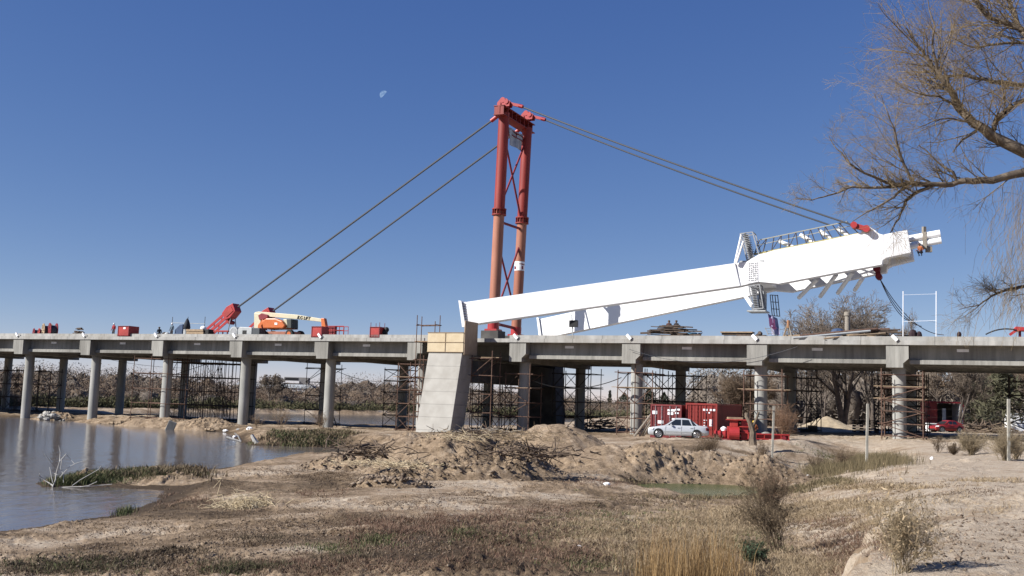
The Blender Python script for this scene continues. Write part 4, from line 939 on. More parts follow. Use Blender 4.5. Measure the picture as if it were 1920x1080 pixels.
person('person in dark clothes sitting on the left of the beam pile',deck(1254,2.2)+Vector((0,0,.75)),RB+.2,'sit',mat('brown_jacket',(.10,.05,.04),rough=.9),JEAN)
person('person in dark clothes sitting on the right of the beam pile',deck(1267,2.2)+Vector((0,0,.75)),RB-.2,'sit',mat('black_jacket',(.03,.025,.03),rough=.9),JEAN)
person('crouching worker in an orange jacket and yellow helmet behind the forked stump',onGY(1419,80),RB,'crouch',HIV,JEAN,hat=YEL)
pt=BT(1726,462,tm-2.6); person('worker in an orange jacket on the clamp at the pylon tip',pt-Vector((0,0,.9)),RB-.5,'crouch',HIV,JEAN,h=1.6)
# ---------------------------------------------------------------- things on the deck
def red_box(label,px,w,d,h,t,plate=False,posts=False):
    p=deck(px,t); r=thing('steel_box',label,'steel box',p,RB,'red steel boxes on the deck'); m=MB(); m.box((0,0,h/2),(w,d,h)); m.build('body',REDP,r,world=False,bevel=.02)
    m=MB()
    for x in (-1,1):
        for z in (.06,h-.06): m.box((0,-d/2-.02,z),(w,.03,.09))
        m.box((x*(w/2-.05),-d/2-.022,h/2),(.09,.03,h-.22))
    m.build('rim',REDD,r,world=False)
    if plate: m=MB(); m.box((.1*w,-d/2-.02,h*.78),(.34,.02,.22)); m.build('name_plate',WHITES,r,world=False)
    if posts:
        for x in (-1,1):
            for y in (-1,1): m=MB(); m.tube((x*w*.45,y*d*.45,h),(x*w*.45,y*d*.45,h+.45),.03,n=6); m.build('corner_post',REDD,r,world=False)
    return r
red_box('red steel box with a small white plate near the left end',241,1.75,1.6,1.25,-1.2,True)
red_box('red steel box under the orange jib of the boom lift',600,1.35,1.2,1.2,-1.2)
red_box('red steel box standing alone between the lift and the pedestal',708,1.2,1.1,1.15,-1.2,posts=True)
m=MB(); q=deck(264,-1.25); m.box(q+Vector((0,0,.1)),(1.3,.8,.18),RB); tag(m.build('steel_plate',RUSTD),'flat dark plate lying right of the red box with the white plate','plate')
m=MB(); q=deck(721,-.9); m.box(q+Vector((0,0,.4)),(.6,.6,.8),RB+.3); m.ball(q+Vector((.2,0,.9)),.3,8); tag(m.build('tool_bag',BLACK,bevel=.05),'black bag leaning on the lone red box','bag')
def reel(px,t,rad,wdt,mt,label,gp='cable reels on the deck'):
    p=deck(px,t)+Vector((0,0,rad)); r=thing('cable_reel',label,'cable reel',p-Vector((0,0,rad)),0,gp); ax=Vector((ds[0],ds[1],0)); ax=Matrix.Rotation(R(62),3,'Z')@ax
    for k in (-1,1):
        m=MB(); a=p+ax*(k*wdt/2); m.tube(a-ax*.04,a+ax*.04,rad,n=26); m.tube(a-ax*.06,a+ax*.06,rad*.25,n=12); f=m.build('flange',mt,r)
        for j in range(6):
            an=j*math.pi/3; y=ax.cross(Vector((0,0,1))); v=y*math.cos(an)+Vector((0,0,1))*math.sin(an)
            m=MB(); m.beam(a+v*rad*.28+ax*k*.05,a+v*rad*.9+ax*k*.05,.06,.04,up=ax); m.build('spoke',RUSTD,f)
    m=MB(); m.tube(p-ax*wdt*.46,p+ax*wdt*.46,rad*.68,n=22); m.build('wound_cable',CABLE,r)
reel(69,2,.62,.7,REDD,'leftmost and smaller of the cable reels'); reel(78,1.4,.6,.6,REDP,'small bright red cable reel, second from the left')
reel(88,1.2,.9,.9,WOOD,'tall cable reel with tan flanges'); reel(99,.8,.92,.8,REDD,'tall dark red cable reel, rightmost of the row')
def pile(name,label,cat,px,t,n,wd,ht,mt,seed,ln=2,grp=None,tilt=.25):
    q=deck(px,t); rg=random.Random(seed); r=thing(name,label,cat,q,0,grp); 
    for i in range(n):
        a=RB+rg.uniform(-tilt,tilt); x=rg.uniform(-wd,wd); z=.08+ht*rg.random()*(1-abs(x)/wd*.6); c=q+Vector((math.cos(RB)*x,math.sin(RB)*x,z)); l=ln*rg.uniform(.6,1.1)/2
        m=MB(); d=Vector((math.cos(a),math.sin(a),rg.uniform(-.06,.06))); m.beam(c-d*l,c+d*l,rg.uniform(.1,.22),rg.uniform(.06,.13)); m.build('board',mt if rg.random()<.7 else WOODD,r)
    return r
pile('board_pile','grey debris heap lying on the left deck','board pile',148,-.6,16,.6,1.1,WOODD,1,1.4)
pile('board_pile','stacked dark beams on which two people sit','board pile',1259,.4,46,1.7,1.6,WOODD,2,3.2)
pile('board_pile','long low heap of boards near the left trees, left of the blue cover','board pile',1515,1.2,14,1.8,.75,WOOD,3,3)
pile('board_pile','heap of brown boards behind the long tubes','board pile',1655,1.5,30,2.4,1.1,WOODD,4,2.8)
pile('board_pile','pale boards and scraps under the tubes near the grey post','board pile',1600,.2,14,1.6,.7,WOOD,6,2.2)
# timber stack left of the anchor
q=deck(371,-1.0); r=thing('timber_stack','neat stack of squared tan timbers beside the red cable anchor','timber stack',q)
for i in range(3):
    for j in range(4):
        m=MB(); c=q+Vector((0,0,.16+i*.3))+Vector((dt[0],dt[1],0))*(j*.3-.45)+Vector((ds[0],ds[1],0))*((i*7+j*3)%4*.06-.1); m.box(c,(2.5,.27,.25),RB); m.build('timber',WOOD,r,bevel=.01)
m=MB(); q=deck(391,-.9); m.box(q+Vector((0,0,.45)),(.9,1,.9),RB); tag(m.build('crate',BLACK,bevel=.04),'black crate at the foot of the cable anchor','crate')
# grey drum with a dark sack, tarp panel, scaffold rail
q=deck(350,-.9); r=thing('drum','tall grey drum with a dark sack tied on top, left of the timber stack','drum',q); m=MB(); m.lathe([(.36,0),(.38,.05),(.36,.1),(.36,.85),(.38,.9),(.3,.92)],q,18); m.build('body',GREYM,r,smooth=True)
m=MB(); m.lathe([(.3,.9),(.42,1.1),(.33,1.6),(.18,2.0),(.06,2.2)],q,12); m.build('sack',mat('dark_sack',(.02,.025,.035),rough=.8),r,smooth=True)
q=deck(334,.6); m=MB(); a=[q+Vector((ds[0],ds[1],0))*x+Vector((0,0,z)) for x,z in ((-.6,0),(.65,0),(.65,1.65),(.2,1.6),(-.55,1.0))]; m.prism(a,Vector((dt[0],dt[1],0))*.5); tag(m.build('tarp_panel',BLUET,bevel=.06),'dark blue tarp-covered panel beside the person in grey-blue','tarp')
r=thing('guard_rail','thin scaffold tube rail behind the timber stack','rail',deck(350,1.5))
for px in (322,351,383): m=MB(); p=deck(px,1.5); m.tube(p,p+Vector((0,0,2.6)),.035,n=6); m.build('post',RUSTD,r)
m=MB(); m.tube(deck(320,1.5)+Vector((0,0,1.9)),deck(384,1.5)+Vector((0,0,1.75)),.035,n=6); m.build('rail',GREYM,r)
for px,lb,mt_ in ((314,'small pale sack on the deck edge left of the person in grey-blue',GREYM),(309,'small dark sack on the deck edge',RUSTD),(381,'white sack on top of the timbers by the anchor',WHITES)):
    q=deck(px,-.8 if px<350 else .3); m=MB(); m.ball(q+Vector((0,0,.3 if px<350 else 1.1)),.4,10,(1,.7,.75),.12,random.Random(px)); tag(m.build('sack',mt_,smooth=True),lb,'sack')
# red trestle table
q=deck(418,-.7); r=thing('trestle_table','low red steel trestle between the anchor and the grey tank','trestle',q); X=Vector((ds[0],ds[1],0));T_=Vector((dt[0],dt[1],0))
m=MB(); m.box(q+Vector((0,0,.72)),(2.1,.8,.14),RB); m.build('top',REDP,r)
for a in (-1,-.35,.35,1):
    for b in (-.35,.35): m=MB(); m.beam(q+X*a*.95+T_*b,q+X*a*.95+T_*b+Vector((0,0,.65)),.08,.08); m.build('leg',REDD,r)
# grey tank / compressor
q=deck(462,-.5); r=thing('compressor','grey rounded site compressor with a dark end box in front of the boom lift','compressor',q)
m=MB(); c=q-X*1.35+Vector((0,0,.62)); m.tube(c-T_*.6,c+T_*.6,.6,n=24); m.build('tank',GREYM,r,smooth=True,bevel=.04)
m=MB(); m.tube(c-T_*.63,c-T_*.6,.42,n=22); m.build('tank_lid',GALV,r)
m=MB(); pts=[q+X*x+Vector((0,0,z))-T_*.55 for x,z in ((-.8,.05),(1.2,.05),(1.2,1.1),(.9,1.15),(-.55,1.2),(-.8,.9))]; m.prism(pts,T_*1.1); m.build('hood',GREYM,r,bevel=.06)
m=MB(); m.box(q+X*1.75+Vector((0,0,.55)),(1.0,1.05,1.05),RB); m.build('control_box',mat('dark_grey_box',(.06,.07,.08),rough=.6),r,bevel=.03)
m=MB(); m.box(q+X*.2+Vector((0,0,.6))-T_*.57,(.55,.02,.4),RB); m.build('grille',BLACK,r)
# ---------------------------------------------------------------- boom lift
lt=1.2; q=deck(528,lt); r=thing('boom_lift','orange and cream articulating boom lift with its boom folded over the deck','boom lift',q)
def bx(cx,z0,z1,w,d,nm,mt_,par=r,t=0,bev=.03): m=MB(); m.box(q+X*cx+T_*t+Vector((0,0,(z0+z1)/2)),(w,d,z1-z0),RB); return m.build(nm,mt_,par,bevel=bev)
ch=bx(-.1,.42,.8,4.6,1.3,'chassis',ORNG)
for cx in (-1.9,1.9):
    for t in (-.95,.95):
        m=MB(); c=q+X*cx+T_*t+Vector((0,0,.5)); m.tube(c-T_*.2,c+T_*.2,.5,n=22); wl_=m.build('wheel',BLACK,r,bevel=.04)
        m=MB(); m.tube(c-T_*.22,c+T_*.22,.26,n=16); m.build('rim',LIFTO,wl_)
def pr(pts,t0,t1,nm,mt_,par=r,bev=.04,lab=None):
    m=MB(); m.prism([BT(x,y,lt)+T_*t0 for x,y in pts],T_*(t1-t0)); return m.build(nm,mt_,par,bevel=bev,label=lab)
pr([(481,619),(481,587),(494,589),(493,606),(489,619)],-.45,.45,'riser',LIFTC)
hd_=pr([(503,617),(500,604),(508,598),(525,598),(538,603),(544,612),(540,617)],-.95,-.2,'hood',LIFTO,bev=.12)
m=MB(); m.prism([BT(x,y,lt-.96) for x,y in ((515,605),(520,605),(520,609),(515,609))],T_*-.02); m.build('decal',WHITES,hd_)
pr([(490,619),(491,610),(499,600),(503,602),(497,612),(499,619)],-.7,.3,'knuckle',LIFTO)
pr([(505,613),(546,611),(550,617),(505,618)],-.3,.9,'turntable',LIFTO)
pr([(543,599),(552,599),(552,616),(545,616)],-.6,.7,'counterweight',mat('dark_green_grey',(.05,.06,.055),rough=.6))
pr([(536,599),(543,599),(545,616),(540,616)],-.5,.6,'support_arm',LIFTC)
bm_=pr([(481,586),(487,584.5),(560,590.5),(606,598),(606,604),(562,599),(492,593),(481,593)],-.3,.3,'boom',LIFTC,bev=.03)
pr([(489,592),(495,588),(507,591),(507,596),(497,600),(491,600)],-.5,.5,'cylinder_block',REDD)
pr([(605,597),(611,597),(617,628),(610,630),(606,612)],-.35,.15,'jib',LIFTO)
bk=thing('tmp','x','x'); bpy.data.objects.remove(bk)
bc=deck(632,lt-.2)
bas=MB(); bas.box(bc+Vector((0,0,.35)),(2.3,.9,.08),RB); bas=bas.build('basket',REDP,r)
for z in (.95,1.4): 
    for t in (-.45,.45): m=MB(); m.tube(bc-X*1.15+T_*t+Vector((0,0,z)),bc+X*1.15+T_*t+Vector((0,0,z)),.035,n=6); m.build('guard_rail',REDP,bas)
for a in (-1.15,-.6,0,.6,1.15):
    for t in (-.45,.45): m=MB(); m.tube(bc+X*a+T_*t+Vector((0,0,.35)),bc+X*a+T_*t+Vector((0,0,1.4)),.035,n=6); m.build('guard_post',REDP,bas)
m=MB(); m.box(bc-X*.6+Vector((0,0,.95)),(.8,.5,1.0),RB); m.build('control_panel',REDD,bas)
def text(body,size,p,xd,zd,nd,mt_,par,name,ext=.01,shear=0,align='LEFT'):
    cu=bpy.data.curves.new('t','FONT'); cu.body=body; cu.size=size; cu.extrude=ext; cu.shear=shear; cu.align_x=align; cu.offset=.004
    o=bpy.data.objects.new('t',cu); COL.objects.link(o); dg=bpy.context.evaluated_depsgraph_get(); me=bpy.data.meshes.new_from_object(o.evaluated_get(dg)); bpy.data.objects.remove(o)
    M=Matrix((xd,zd,nd)).transposed().to_4x4(); M.translation=p; me.transform(M)
    if par is not None: me.transform(minv(par))
    me.materials.clear(); me.materials.append(mt_); b=bpy.data.objects.new(name,me); COL.objects.link(b); b.parent=par; return b
tp=BT(556.5,597.2,lt-.33); tq=BT(586,600.5,lt-.33); xd=(tq-tp).normalized(); nd=-T_; zd=nd.cross(xd).normalized()
text('JLG LIFT',.5,tp,xd,zd,nd,BLACK,bm_,'lettering',.01,.25)
# ---------------------------------------------------------------- right part of the deck
q=deck(1299,.6); r=thing('cool_box','light blue box with a white badge right of the beam pile','box',q); m=MB(); m.box(q+Vector((0,0,.38)),(.75,.5,.76),RB); m.build('body',BLUEB,r,bevel=.03)
m=MB(); m.tube(q-T_*.27+Vector((0,0,.42)),q-T_*.25+Vector((0,0,.42)),.13,n=14); m.build('badge',WHITES,r)
q=deck(1311,.8); m=MB(); m.prism([q+X*x+Vector((0,0,z)) for x,z in ((-.15,0),(.5,0),(.45,.12),(.1,.2),(.15,.7),(.3,.8),(-.1,.75))],T_*.3); tag(m.build('boot_shaped_bag',BLUET,bevel=.03),'small navy bag beside the light blue box','bag')
q=deck(1383,.8); r=thing('formwork_panel','flat timber formwork panel lying on the deck left of the purple banner','panel',q)
m=MB(); m.box(q+Vector((0,0,.8)),(2.9,1.2,.1),RB); m.build('panel_top',WOOD,r)
for a in (-.4,.4): m=MB(); m.box(q+T_*a+Vector((0,0,.65)),(2.7,.14,.2),RB); m.build('joist',WOODD,r)
m=MB(); m.box(q+X*1.3+Vector((0,0,.3)),(2.6,1.0,.5),RB); m.build('lower_panel',WOODD,r)
q=deck(1421,-.6); m=MB(); m.ball(q+Vector((0,0,.3)),.3,8,(1,1,1),.2,random.Random(2)); m.ball(q+X*.2+Vector((0,0,.6)),.22,8,(1,1,1),.2,random.Random(3)); tag(m.build('rag_heap',WOODD),'small dark heap on the curb at the end of the formwork panel','rags')
# banner hanging from platform
a,b,c,d=BT(1439,588,TK-.6),BT(1450,596,TK+1.0),BT(1462,628,1.6),BT(1447,627,.8); c=BT(1463,628,3); m=MB(); n=12
for i in range(n+1):
    for j in range(n+1):
        u_,v_=i/n,j/n; p=a.lerp(BT(1457,597,TK+.2),u_).lerp(BT(1447,628,TK-1).lerp(c,u_),v_); m.v.append(tuple(p+T_*(.15*math.sin(u_*8+v_*2))))
m.f=[(i*(n+1)+j,(i+1)*(n+1)+j,(i+1)*(n+1)+j+1,i*(n+1)+j+1) for i in range(n) for j in range(n)]
o=m.build('banner',mat('lilac_cloth',(.26,.24,.40),(.36,.34,.50),scale=1.5,rough=.85)); o.modifiers.new('s','SOLIDIFY').thickness=.015; tag(o,'lilac cloth banner with dark purple letters hanging from the pylon platform to the deck','banner')
PUR=mat('purple_letters',(.12,.03,.10),rough=.9)
for k,(x0,y0,x1,y1) in enumerate(((1443,596,1444.5,612),(1444.5,613,1450,615),(1446.5,597,1447.5,610),(1451,599,1452.5,616),(1452.5,616,1456,615),(1449.5,606,1451,618))):
    m=MB(); p0=BT(x0,y0,TK-1.3);p1=BT(x1,y1,TK-1.3); m.beam(p0,p1,.16,.03,up=T_); m.build('lettering',PUR,o)
# tripod
q=deck(1478,1.2); r=thing('tripod','slim pale wooden tripod standing on the deck','tripod',q); tpz=q+Vector((0,0,1.75))
for x,t in ((-.5,-.3),(.45,-.2),(0,.5)): m=MB(); m.beam(q+X*x+T_*t,tpz,.1,.1); m.build('leg',WOOD if x<0 else WOODG,r)
m=MB(); m.tube(tpz-Vector((0,0,.5)),tpz+Vector((0,0,.2)),.13,n=10); m.build('head',mat('tripod_orange',(.4,.2,.1),rough=.7),r)
# grey post, blue cover, long tubes
q=deck(1589,1.5); m=MB(); m.lathe([(.26,0),(.23,1.0),(.22,2.3),(.3,2.35),(.3,2.65),(.2,2.7)],q,12); tag(m.build('timber_post',WOODG,smooth=True),'thick pale upright post on the deck, taller than the things beside it','post')
q=deck(1571,.9); m=MB(); m.lathe([(.75,0),(.72,.5),(.6,.95),(.4,1.15),(.1,1.2)],q,9); tag(m.build('covered_pump',BLUET,bevel=.05),'navy blue tarp-covered bundle left of the thick post','tarp')
for k,(a,b,t0,t1,rd,mt_,lb) in enumerate(((( 1487,634),(1632,620.5),-2.1,.2,.1,GREYM,'long grey tube lying slanted over the curb'),((1500,630),(1646,617),-1.3,1.2,.13,RUST,'rusty thick tube resting on the boards'),((1545,635),(1580,631),-2.15,-1.6,.07,WOOD,'short pale board on the slab edge'),((1590,630),(1660,625),-1.5,.5,.08,WOOD,'pale pole beside the rusty tube'),((1610,622),(1668,618),1,1.8,.16,RUST,'shorter rusty tube farthest right'))):
    m=MB(); m.tube(BT(*a,t0),BT(*b,t1),rd,n=8); tag(m.build('tube',mt_),lb,'tube','tubes and poles lying on the right deck')
# white pole frame
r=thing('pole_frame','tall white two-pole frame with cross bars standing on the right deck','pole frame',deck(1725,1))
FW=mat('white_pole',(.70,.72,.75),rough=.5)
for px in (1693,1755): m=MB(); p=deck(px,1); m.tube(p,BT(px+.5,546,1),.042,n=8); m.build('pole',FW,r)
for y,rd in ((553,.012),(603,.018)): m=MB(); m.tube(BT(1693,y,1),BT(1755,y-2,1),rd,n=6); m.build('cross_bar',FW,r)
for px,lb,sz in ((1712,'black bag with red lining sitting on the curb',.33),(1724,'small dark bag on the curb right of the black bag',.22),(1798,'tiny dark object on the far deck edge',.2)):
    q=deck(px,-1.2); m=MB(); m.ball(q+Vector((0,0,.5)),sz,8,(1,1,1.3),.15,random.Random(px)); tag(m.build('bag',mat('dark_bag',(.03,.012,.018),rough=.8)),lb,'bag')
rope('black hose rising to the red machine at the right end of the deck',BT(1848,627,0),BT(1906,619,0),-.25,.06,BLACK,name='hose')
q=deck(1912,.2); r=thing('winch','red winch machine at the right end of the deck','winch',q); m=MB(); m.prism([BT(x,y,0) for x,y in ((1900,616),(1904,612),(1918,613),(1932,615),(1932,622),(1918,620),(1908,621))],T_*1.2); m.build('body',REDF,r,bevel=.04)
m=MB(); m.beam(BT(1893,628,.2),BT(1906,619,.2),.3,.2); m.build('arm',REDF,r)
for px in (1912,1925): m=MB(); m.beam(deck(px,.4),BT(px,620,.4),.15,.15); m.build('leg',REDD,r)
# ---------------------------------------------------------------- cars
def car(name_label,loc,rz,paint,Lc=4.45,Wc=1.68,Hc=1.42,hatch=False,rim=CHROME):
    """front towards local -X"""
    r=thing('parked_car',name_label,'car',loc,rz); hw=Wc/2; a=Lc/2
    X_=[-a,-a+.08,-a+.35,-a+.85,-a+1.25,-.55,.2,.95,a-.95,a-.55,a-.12,a]
    zt=[.60,.70,.78,.86,.92,.95,.96,.97,.99,.97,.93,.80] if not hatch else [.55,.62,.68,.76,.84,.88,.89,.90,.88,.82,.74,.62]
    wf=[.72,.86,.94,.98,1,1,1,1,.99,.96,.90,.80]; zb=[.34,.24,.2,.2,.2,.2,.2,.2,.2,.22,.28,.36]
    vs=[];k=10
    for x,z,wq,b in zip(X_,zt,wf,zb):
        w_=hw*wq
        ring=[(-w_*.9,b),(-w_,b+.12),(-w_,.52),(-w_*.985,z-.12),(-w_*.88,z),(w_*.88,z),(w_*.985,z-.12),(w_,.52),(w_,b+.12),(w_*.9,b)]
        vs+=[(x,y,zz) for y,zz in ring]
    fs=[(i*k+j,(i+1)*k+j,(i+1)*k+(j+1)%k,i*k+(j+1)%k) for i in range(len(X_)-1) for j in range(k)]+[tuple(range(k)),tuple(range((len(X_)-1)*k,len(X_)*k))]
    m=MB(); m.add(vs,fs); body=m.build('body',paint,r,world=False,smooth=True)
    zl=zt[5]-.02; c0,c1,c2,c3=(-.98,-.25,.85,1.55) if not hatch else (-.85,-.15,.75,1.75)
    def yy(z): return hw*(.90-.22*(z-zl)/(Hc-zl))
    m=MB(); pts=[(c0,zl),(c1,Hc-.05),(c1+.3,Hc),(c2-.3,Hc-.01),(c2,Hc-.06),(c3,zl+.02)]
    m.add([(x,-yy(z),z) for x,z in pts]+[(x,yy(z),z) for x,z in pts],[tuple(range(6)),tuple(range(6,12))[::-1]]+[(i,(i+1)%6,(i+1)%6+6,i+6) for i in range(6)]); m.build('roof',paint,r,world=False,bevel=.03)
    zw0,zw1=zl+.05,Hc-.11
    def side(x0b,x0t,x1t,x1b,nm='side_window'):
        for sg in (-1,1):
            m=MB(); q=[(x0b,zw0),(x0t,zw1),(x1t,zw1),(x1b,zw0)]
            m.prism([(x,sg*(yy(z)+.004),z) for x,z in q],(0,sg*.012,0)); m.build(nm,GLASS,r,world=False)
    f=lambda xb,xt,z:xb+(xt-xb)*(z-zl)/(Hc-zl)
    side(c0+.22,c1+.04,.18,.18); side(.27,.27,c2-.1,c2+.12)
    if not hatch: side(c2+.2,c2+.02,c2+.1,c3-.22,'quarter_window')
    for (xb,xt,nm,sg) in ((c0,c1,'windscreen',-1),(c3,c2,'rear_window',1)):
        m=MB(); p=[]
        for fr_,sw in ((.1,.8),(.86,.74)):
            z=zl+(Hc-.06-zl)*fr_; x=xb+(xt-xb)*fr_+sg*.012; p.append((x,-hw*sw*.93+.02,z)); p.append((x,hw*sw*.93-.02,z))
        m.prism([p[0],p[1],p[3],p[2]],(sg*.012,0,.006)); m.build(nm,GLASS,r,world=False)
    for sx in (-a+.78,a-.88):
        for sg in (-1,1):
            m=MB(); m.tube((sx,sg*(hw-.30),.34),(sx,sg*(hw+.004),.34),.375,n=26); m.build('wheel_arch',BLACK,r,world=False)
            m=MB(); m.tube((sx,sg*(hw-.2),.30),(sx,sg*(hw+.02),.30),.305,n=26); wh=m.build('wheel',BLACK,r,world=False,bevel=.02)
            m=MB(); m.tube((sx,sg*(hw+.01),.30),(sx,sg*(hw+.03),.30),.06,n=12)
            for q in range(6):
                an=q*math.pi/3+.2; m.beam((sx,sg*(hw+.026),.30),(sx+.2*math.cos(an),sg*(hw+.026),.30+.2*math.sin(an)),.075,.02,up=(0,1,0))
            n_=24
            m2=[(sx+.205*math.cos(t*6.2832/n_),sg*(hw+.026),.30+.205*math.sin(t*6.2832/n_)) for t in range(n_+1)]; m.path(m2,.018,5); m.build('rim',rim,wh,world=False)
    for sg in (-1,1):
        m=MB(); m.prism([(-a+.02,sg*(hw*.80),.60),(-a+.10,sg*(hw*.80),.735),(-a+.42,sg*(hw*.945),.76),(-a+.36,sg*(hw*.955),.62)],(-.012,sg*.03,0)); m.build('headlight',WHITES,r,world=False)
        m=MB(); xe=a-.02; m.prism([(xe-.2,sg*hw*.925,.66),(xe-.2,sg*hw*.915,zt[-2]-.06),(xe+.0,sg*hw*.80,zt[-1]-.01),(xe+.02,sg*hw*.78,.62)],(.03,sg*.03,0)); m.build('tail_light',REDD,r,world=False)
        m=MB(); m.box((c0+.45,sg*(hw+.06),zl+.08),(.12,.16,.12)); m.build('mirror',paint,r,world=False,bevel=.02)
        for xh in (.02,.95): m=MB(); m.box((xh,sg*(hw+.006),zl-.13),(.18,.03,.03)); m.build('door_handle',paint if paint is SILV else BLACK,r,world=False)
        m=MB(); m.box((.05,sg*(hw+.004),.50),(2.2,.02,.07)); m.build('rub_strip',GREYM if paint is SILV else BLACK,r,world=False)
        m=MB(); 
        for xh in (-.93,.225,1.15): m.box((xh,sg*(hw*.998),.62),(.012,.012,.6))
        m.build('door_gap',BLACK,r,world=False)
    m=MB(); m.box((-a+.02,0,.32),(.12,Wc*.7,.14)); m.build('bumper',BLACK,r,world=False,bevel=.02)
    return r
p=onGY(1277,76.0); car('silver four-door saloon car parked in front of the red shipping containers',(p.x,p.y,p.z-.02),-R(8),SILV,Hc=1.5)
p=onGY(1777,113); car('old dark red car parked side-on before the small red building',(p.x,p.y,p.z-.02),R(14),mat('old_red_paint',(.30,.02,.02),(.36,.03,.03),scale=2,rough=.4),Lc=3.9,Wc=1.6,Hc=1.35,hatch=True,rim=GALV)
# ---------------------------------------------------------------- shipping containers
CRED=mat('container_red',(.20,.032,.035),(.25,.042,.042),scale=1.2,rough=.6,c3=(.16,.03,.03),s3=.6); CREDB=mat('container_red_bright',(.27,.03,.024),(.33,.038,.03),scale=1.2,rough=.55,c3=(.22,.026,.02),s3=.6)
def container(label,px,Y,ang,mt,bars,plates):
    p=onGY(px,Y); r=thing('shipping_container',label,'shipping container',(p.x,p.y,p.z),ang,'red shipping containers under the bridge'); w_,h,l=2.44,2.59,12.19
    m=MB(); n=58; 
    for sg in (-1,1):    # corrugated side
        vs=[];
        for i in range(n*4+1):
            y=.15+(l-.3)*i/(n*4); d=(0,0,.036,.036)[i%4]; vs+=[(sg*(w_/2-.03-d),y,.12),(sg*(w_/2-.03-d),y,h-.1)]
        m.add(vs,[(2*i,2*i+2,2*i+3,2*i+1) for i in range(n*4)])
    m.add([(-w_/2+.03,.1,h-.04),(w_/2-.03,.1,h-.04),(w_/2-.03,l-.05,h-.04),(-w_/2+.03,l-.05,h-.04)],[(0,1,2,3)]); m.add([(-w_/2+.03,l-.05,.1),(w_/2-.03,l-.05,.1),(w_/2-.03,l-.05,h-.05),(-w_/2+.03,l-.05,h-.05)],[(0,1,2,3)])
    m.build('wall',mt,r,world=False)
    m=MB()
    for x in (-1,1):
        for y in (.06,l-.06): m.box((x*(w_/2-.06),y,h/2),(.12,.14,h))
        m.box((x*(w_/2-.04),l/2,.09),(.08,l-.2,.16)); m.box((x*(w_/2-.04),l/2,h-.06),(.08,l-.2,.1))
    for z in (.08,h-.07): m.box((0,.06,z),(w_-.24,.13,.15)); m.box((0,l-.06,z),(w_-.24,.13,.15))
    m.build('frame',mt,r,world=False)
    for sg in (-1,1):
        m=MB(); m.box((sg*(w_/4-.055),.07,h/2),(w_/2-.16,.05,h-.32))
        for z in (.62,1.28,1.94): m.box((sg*(w_/4-.055),.035,z),(w_/2-.3,.03,.05))
        for x in (.12,.55,.98): m.box((sg*x,.035,h/2),(.05,.03,h-.4))
        dr=m.build('door',mt,r,world=False)
        for x in (.32,.82): 
            m=MB(); m.tube((sg*x,-.02,.1),(sg*x,-.02,h-.1),.024,n=8)
            for z in (.35,1.0,1.6,2.2): m.box((sg*x,0,z),(.1,.05,.05))
            m.build('lock_bar',bars,dr,world=False)
    for x,z,a,b in plates:
        m=MB(); m.box((x,.018,z),(a,.006,b)); m.build('marking',WHITES,r,world=False)
    return r
CA=-.38
container('maroon shipping container with pale lock bars, left of the pair behind the silver car',1254,79.0,CA,CRED,GALV,((-.95,1.95,.5,.26),(.35,1.9,.45,.2),(.42,2.15,.6,.16),(.95,2.22,.45,.14),(-.42,1.22,.44,.24),(.75,1.3,.55,.5),(.85,1.95,.3,.12)))
container('brighter red shipping container at the right of the pair, its dark long side showing',1320,78.3,CA,CREDB,CREDB,((.3,2.1,.36,.15),(.85,2.1,.42,.15),(.35,1.88,.1,.1),(.6,1.88,.12,.1),(.3,1.3,.26,.06),(.28,1.1,.2,.06),(.28,.9,.24,.06),(.75,1.12,.26,.52)))
# ---------------------------------------------------------------- red machinery by the containers
def gy(px,Y): return onGY(px,Y)
q=gy(1372,76.5); r=thing('hydraulic_jack','red strand jack of drums and flanges lying right of the containers','jack',q,-.2)
m=MB(); m.tube((-1.1,0,.35),(.6,0,.35),.3,n=18); 
for x in (-1.05,-.7,-.35,0): m.tube((x,0,.35),(x+.08,0,.35),.42,n=18)
m.build('cylinder',REDF,r,world=False)
m=MB(); m.tube((.0,-.25,.5),(.75,-.25,.5),.46,n=22); m.build('drum',REDF,r,world=False)
m=MB(); m.box((.3,.1,.55),(.9,.9,.9)); m.box((.35,.1,1.25),(.6,.6,.5)); m.box((.35,.1,1.5),(1.2,.9,.08)); m.build('housing',REDP,r,world=False,bevel=.03)
m=MB(); m.box((-.3,0,.06),(2.2,.9,.1)); m.build('skid',REDD,r,world=False)
m=MB(); q2=q+Vector((.5,.3,1.62)); m.box(q2,(1.1,.9,.14),-.1); tag(m.build('board',WOOD),'pale board lying on top of the red strand jack','board')
q=gy(1401,76.5); r=thing('lifting_column','upright red flanged steel column between the strand jack and the forked stump','column',q,-.2)
m=MB(); m.box((0,0,.75),(.5,.5,1.45)); m.build('shaft',REDF,r,world=False); 
for z in (.05,.55,1.0,1.5): m=MB(); m.box((0,0,z),(.8,.8,.08)); m.build('flange',REDP,r,world=False)
for z in (.3,.8,1.25): m=MB(); m.tube((-.42,-.2,z),(-.28,-.2,z),.1,n=10); m.build('valve',WOOD,r,world=False)
q=gy(1389,77.2); m=MB(); m.box(q+Vector((0,0,.85)),(.55,.55,1.6),-.2); tag(m.build('steel_block',REDD,bevel=.03),'dark red steel block behind the flanged column','block')
q=gy(1445,75.5); r=thing('spreader_beam','long low red steel lifting beam lying on the ground right of the stump','beam',q,-.16)
m=MB(); m.box((0,0,.44),(3.0,.5,.08)); m.box((0,0,.08),(3.0,.5,.08)); m.box((0,0,.26),(2.9,.06,.3)); m.build('girder',REDF,r,world=False)
for x in (-1.45,-.9,-.3,.35,.9,1.45): m=MB(); m.box((x,0,.26),(.06,.5,.36)); m.build('web_plate',REDP,r,world=False)
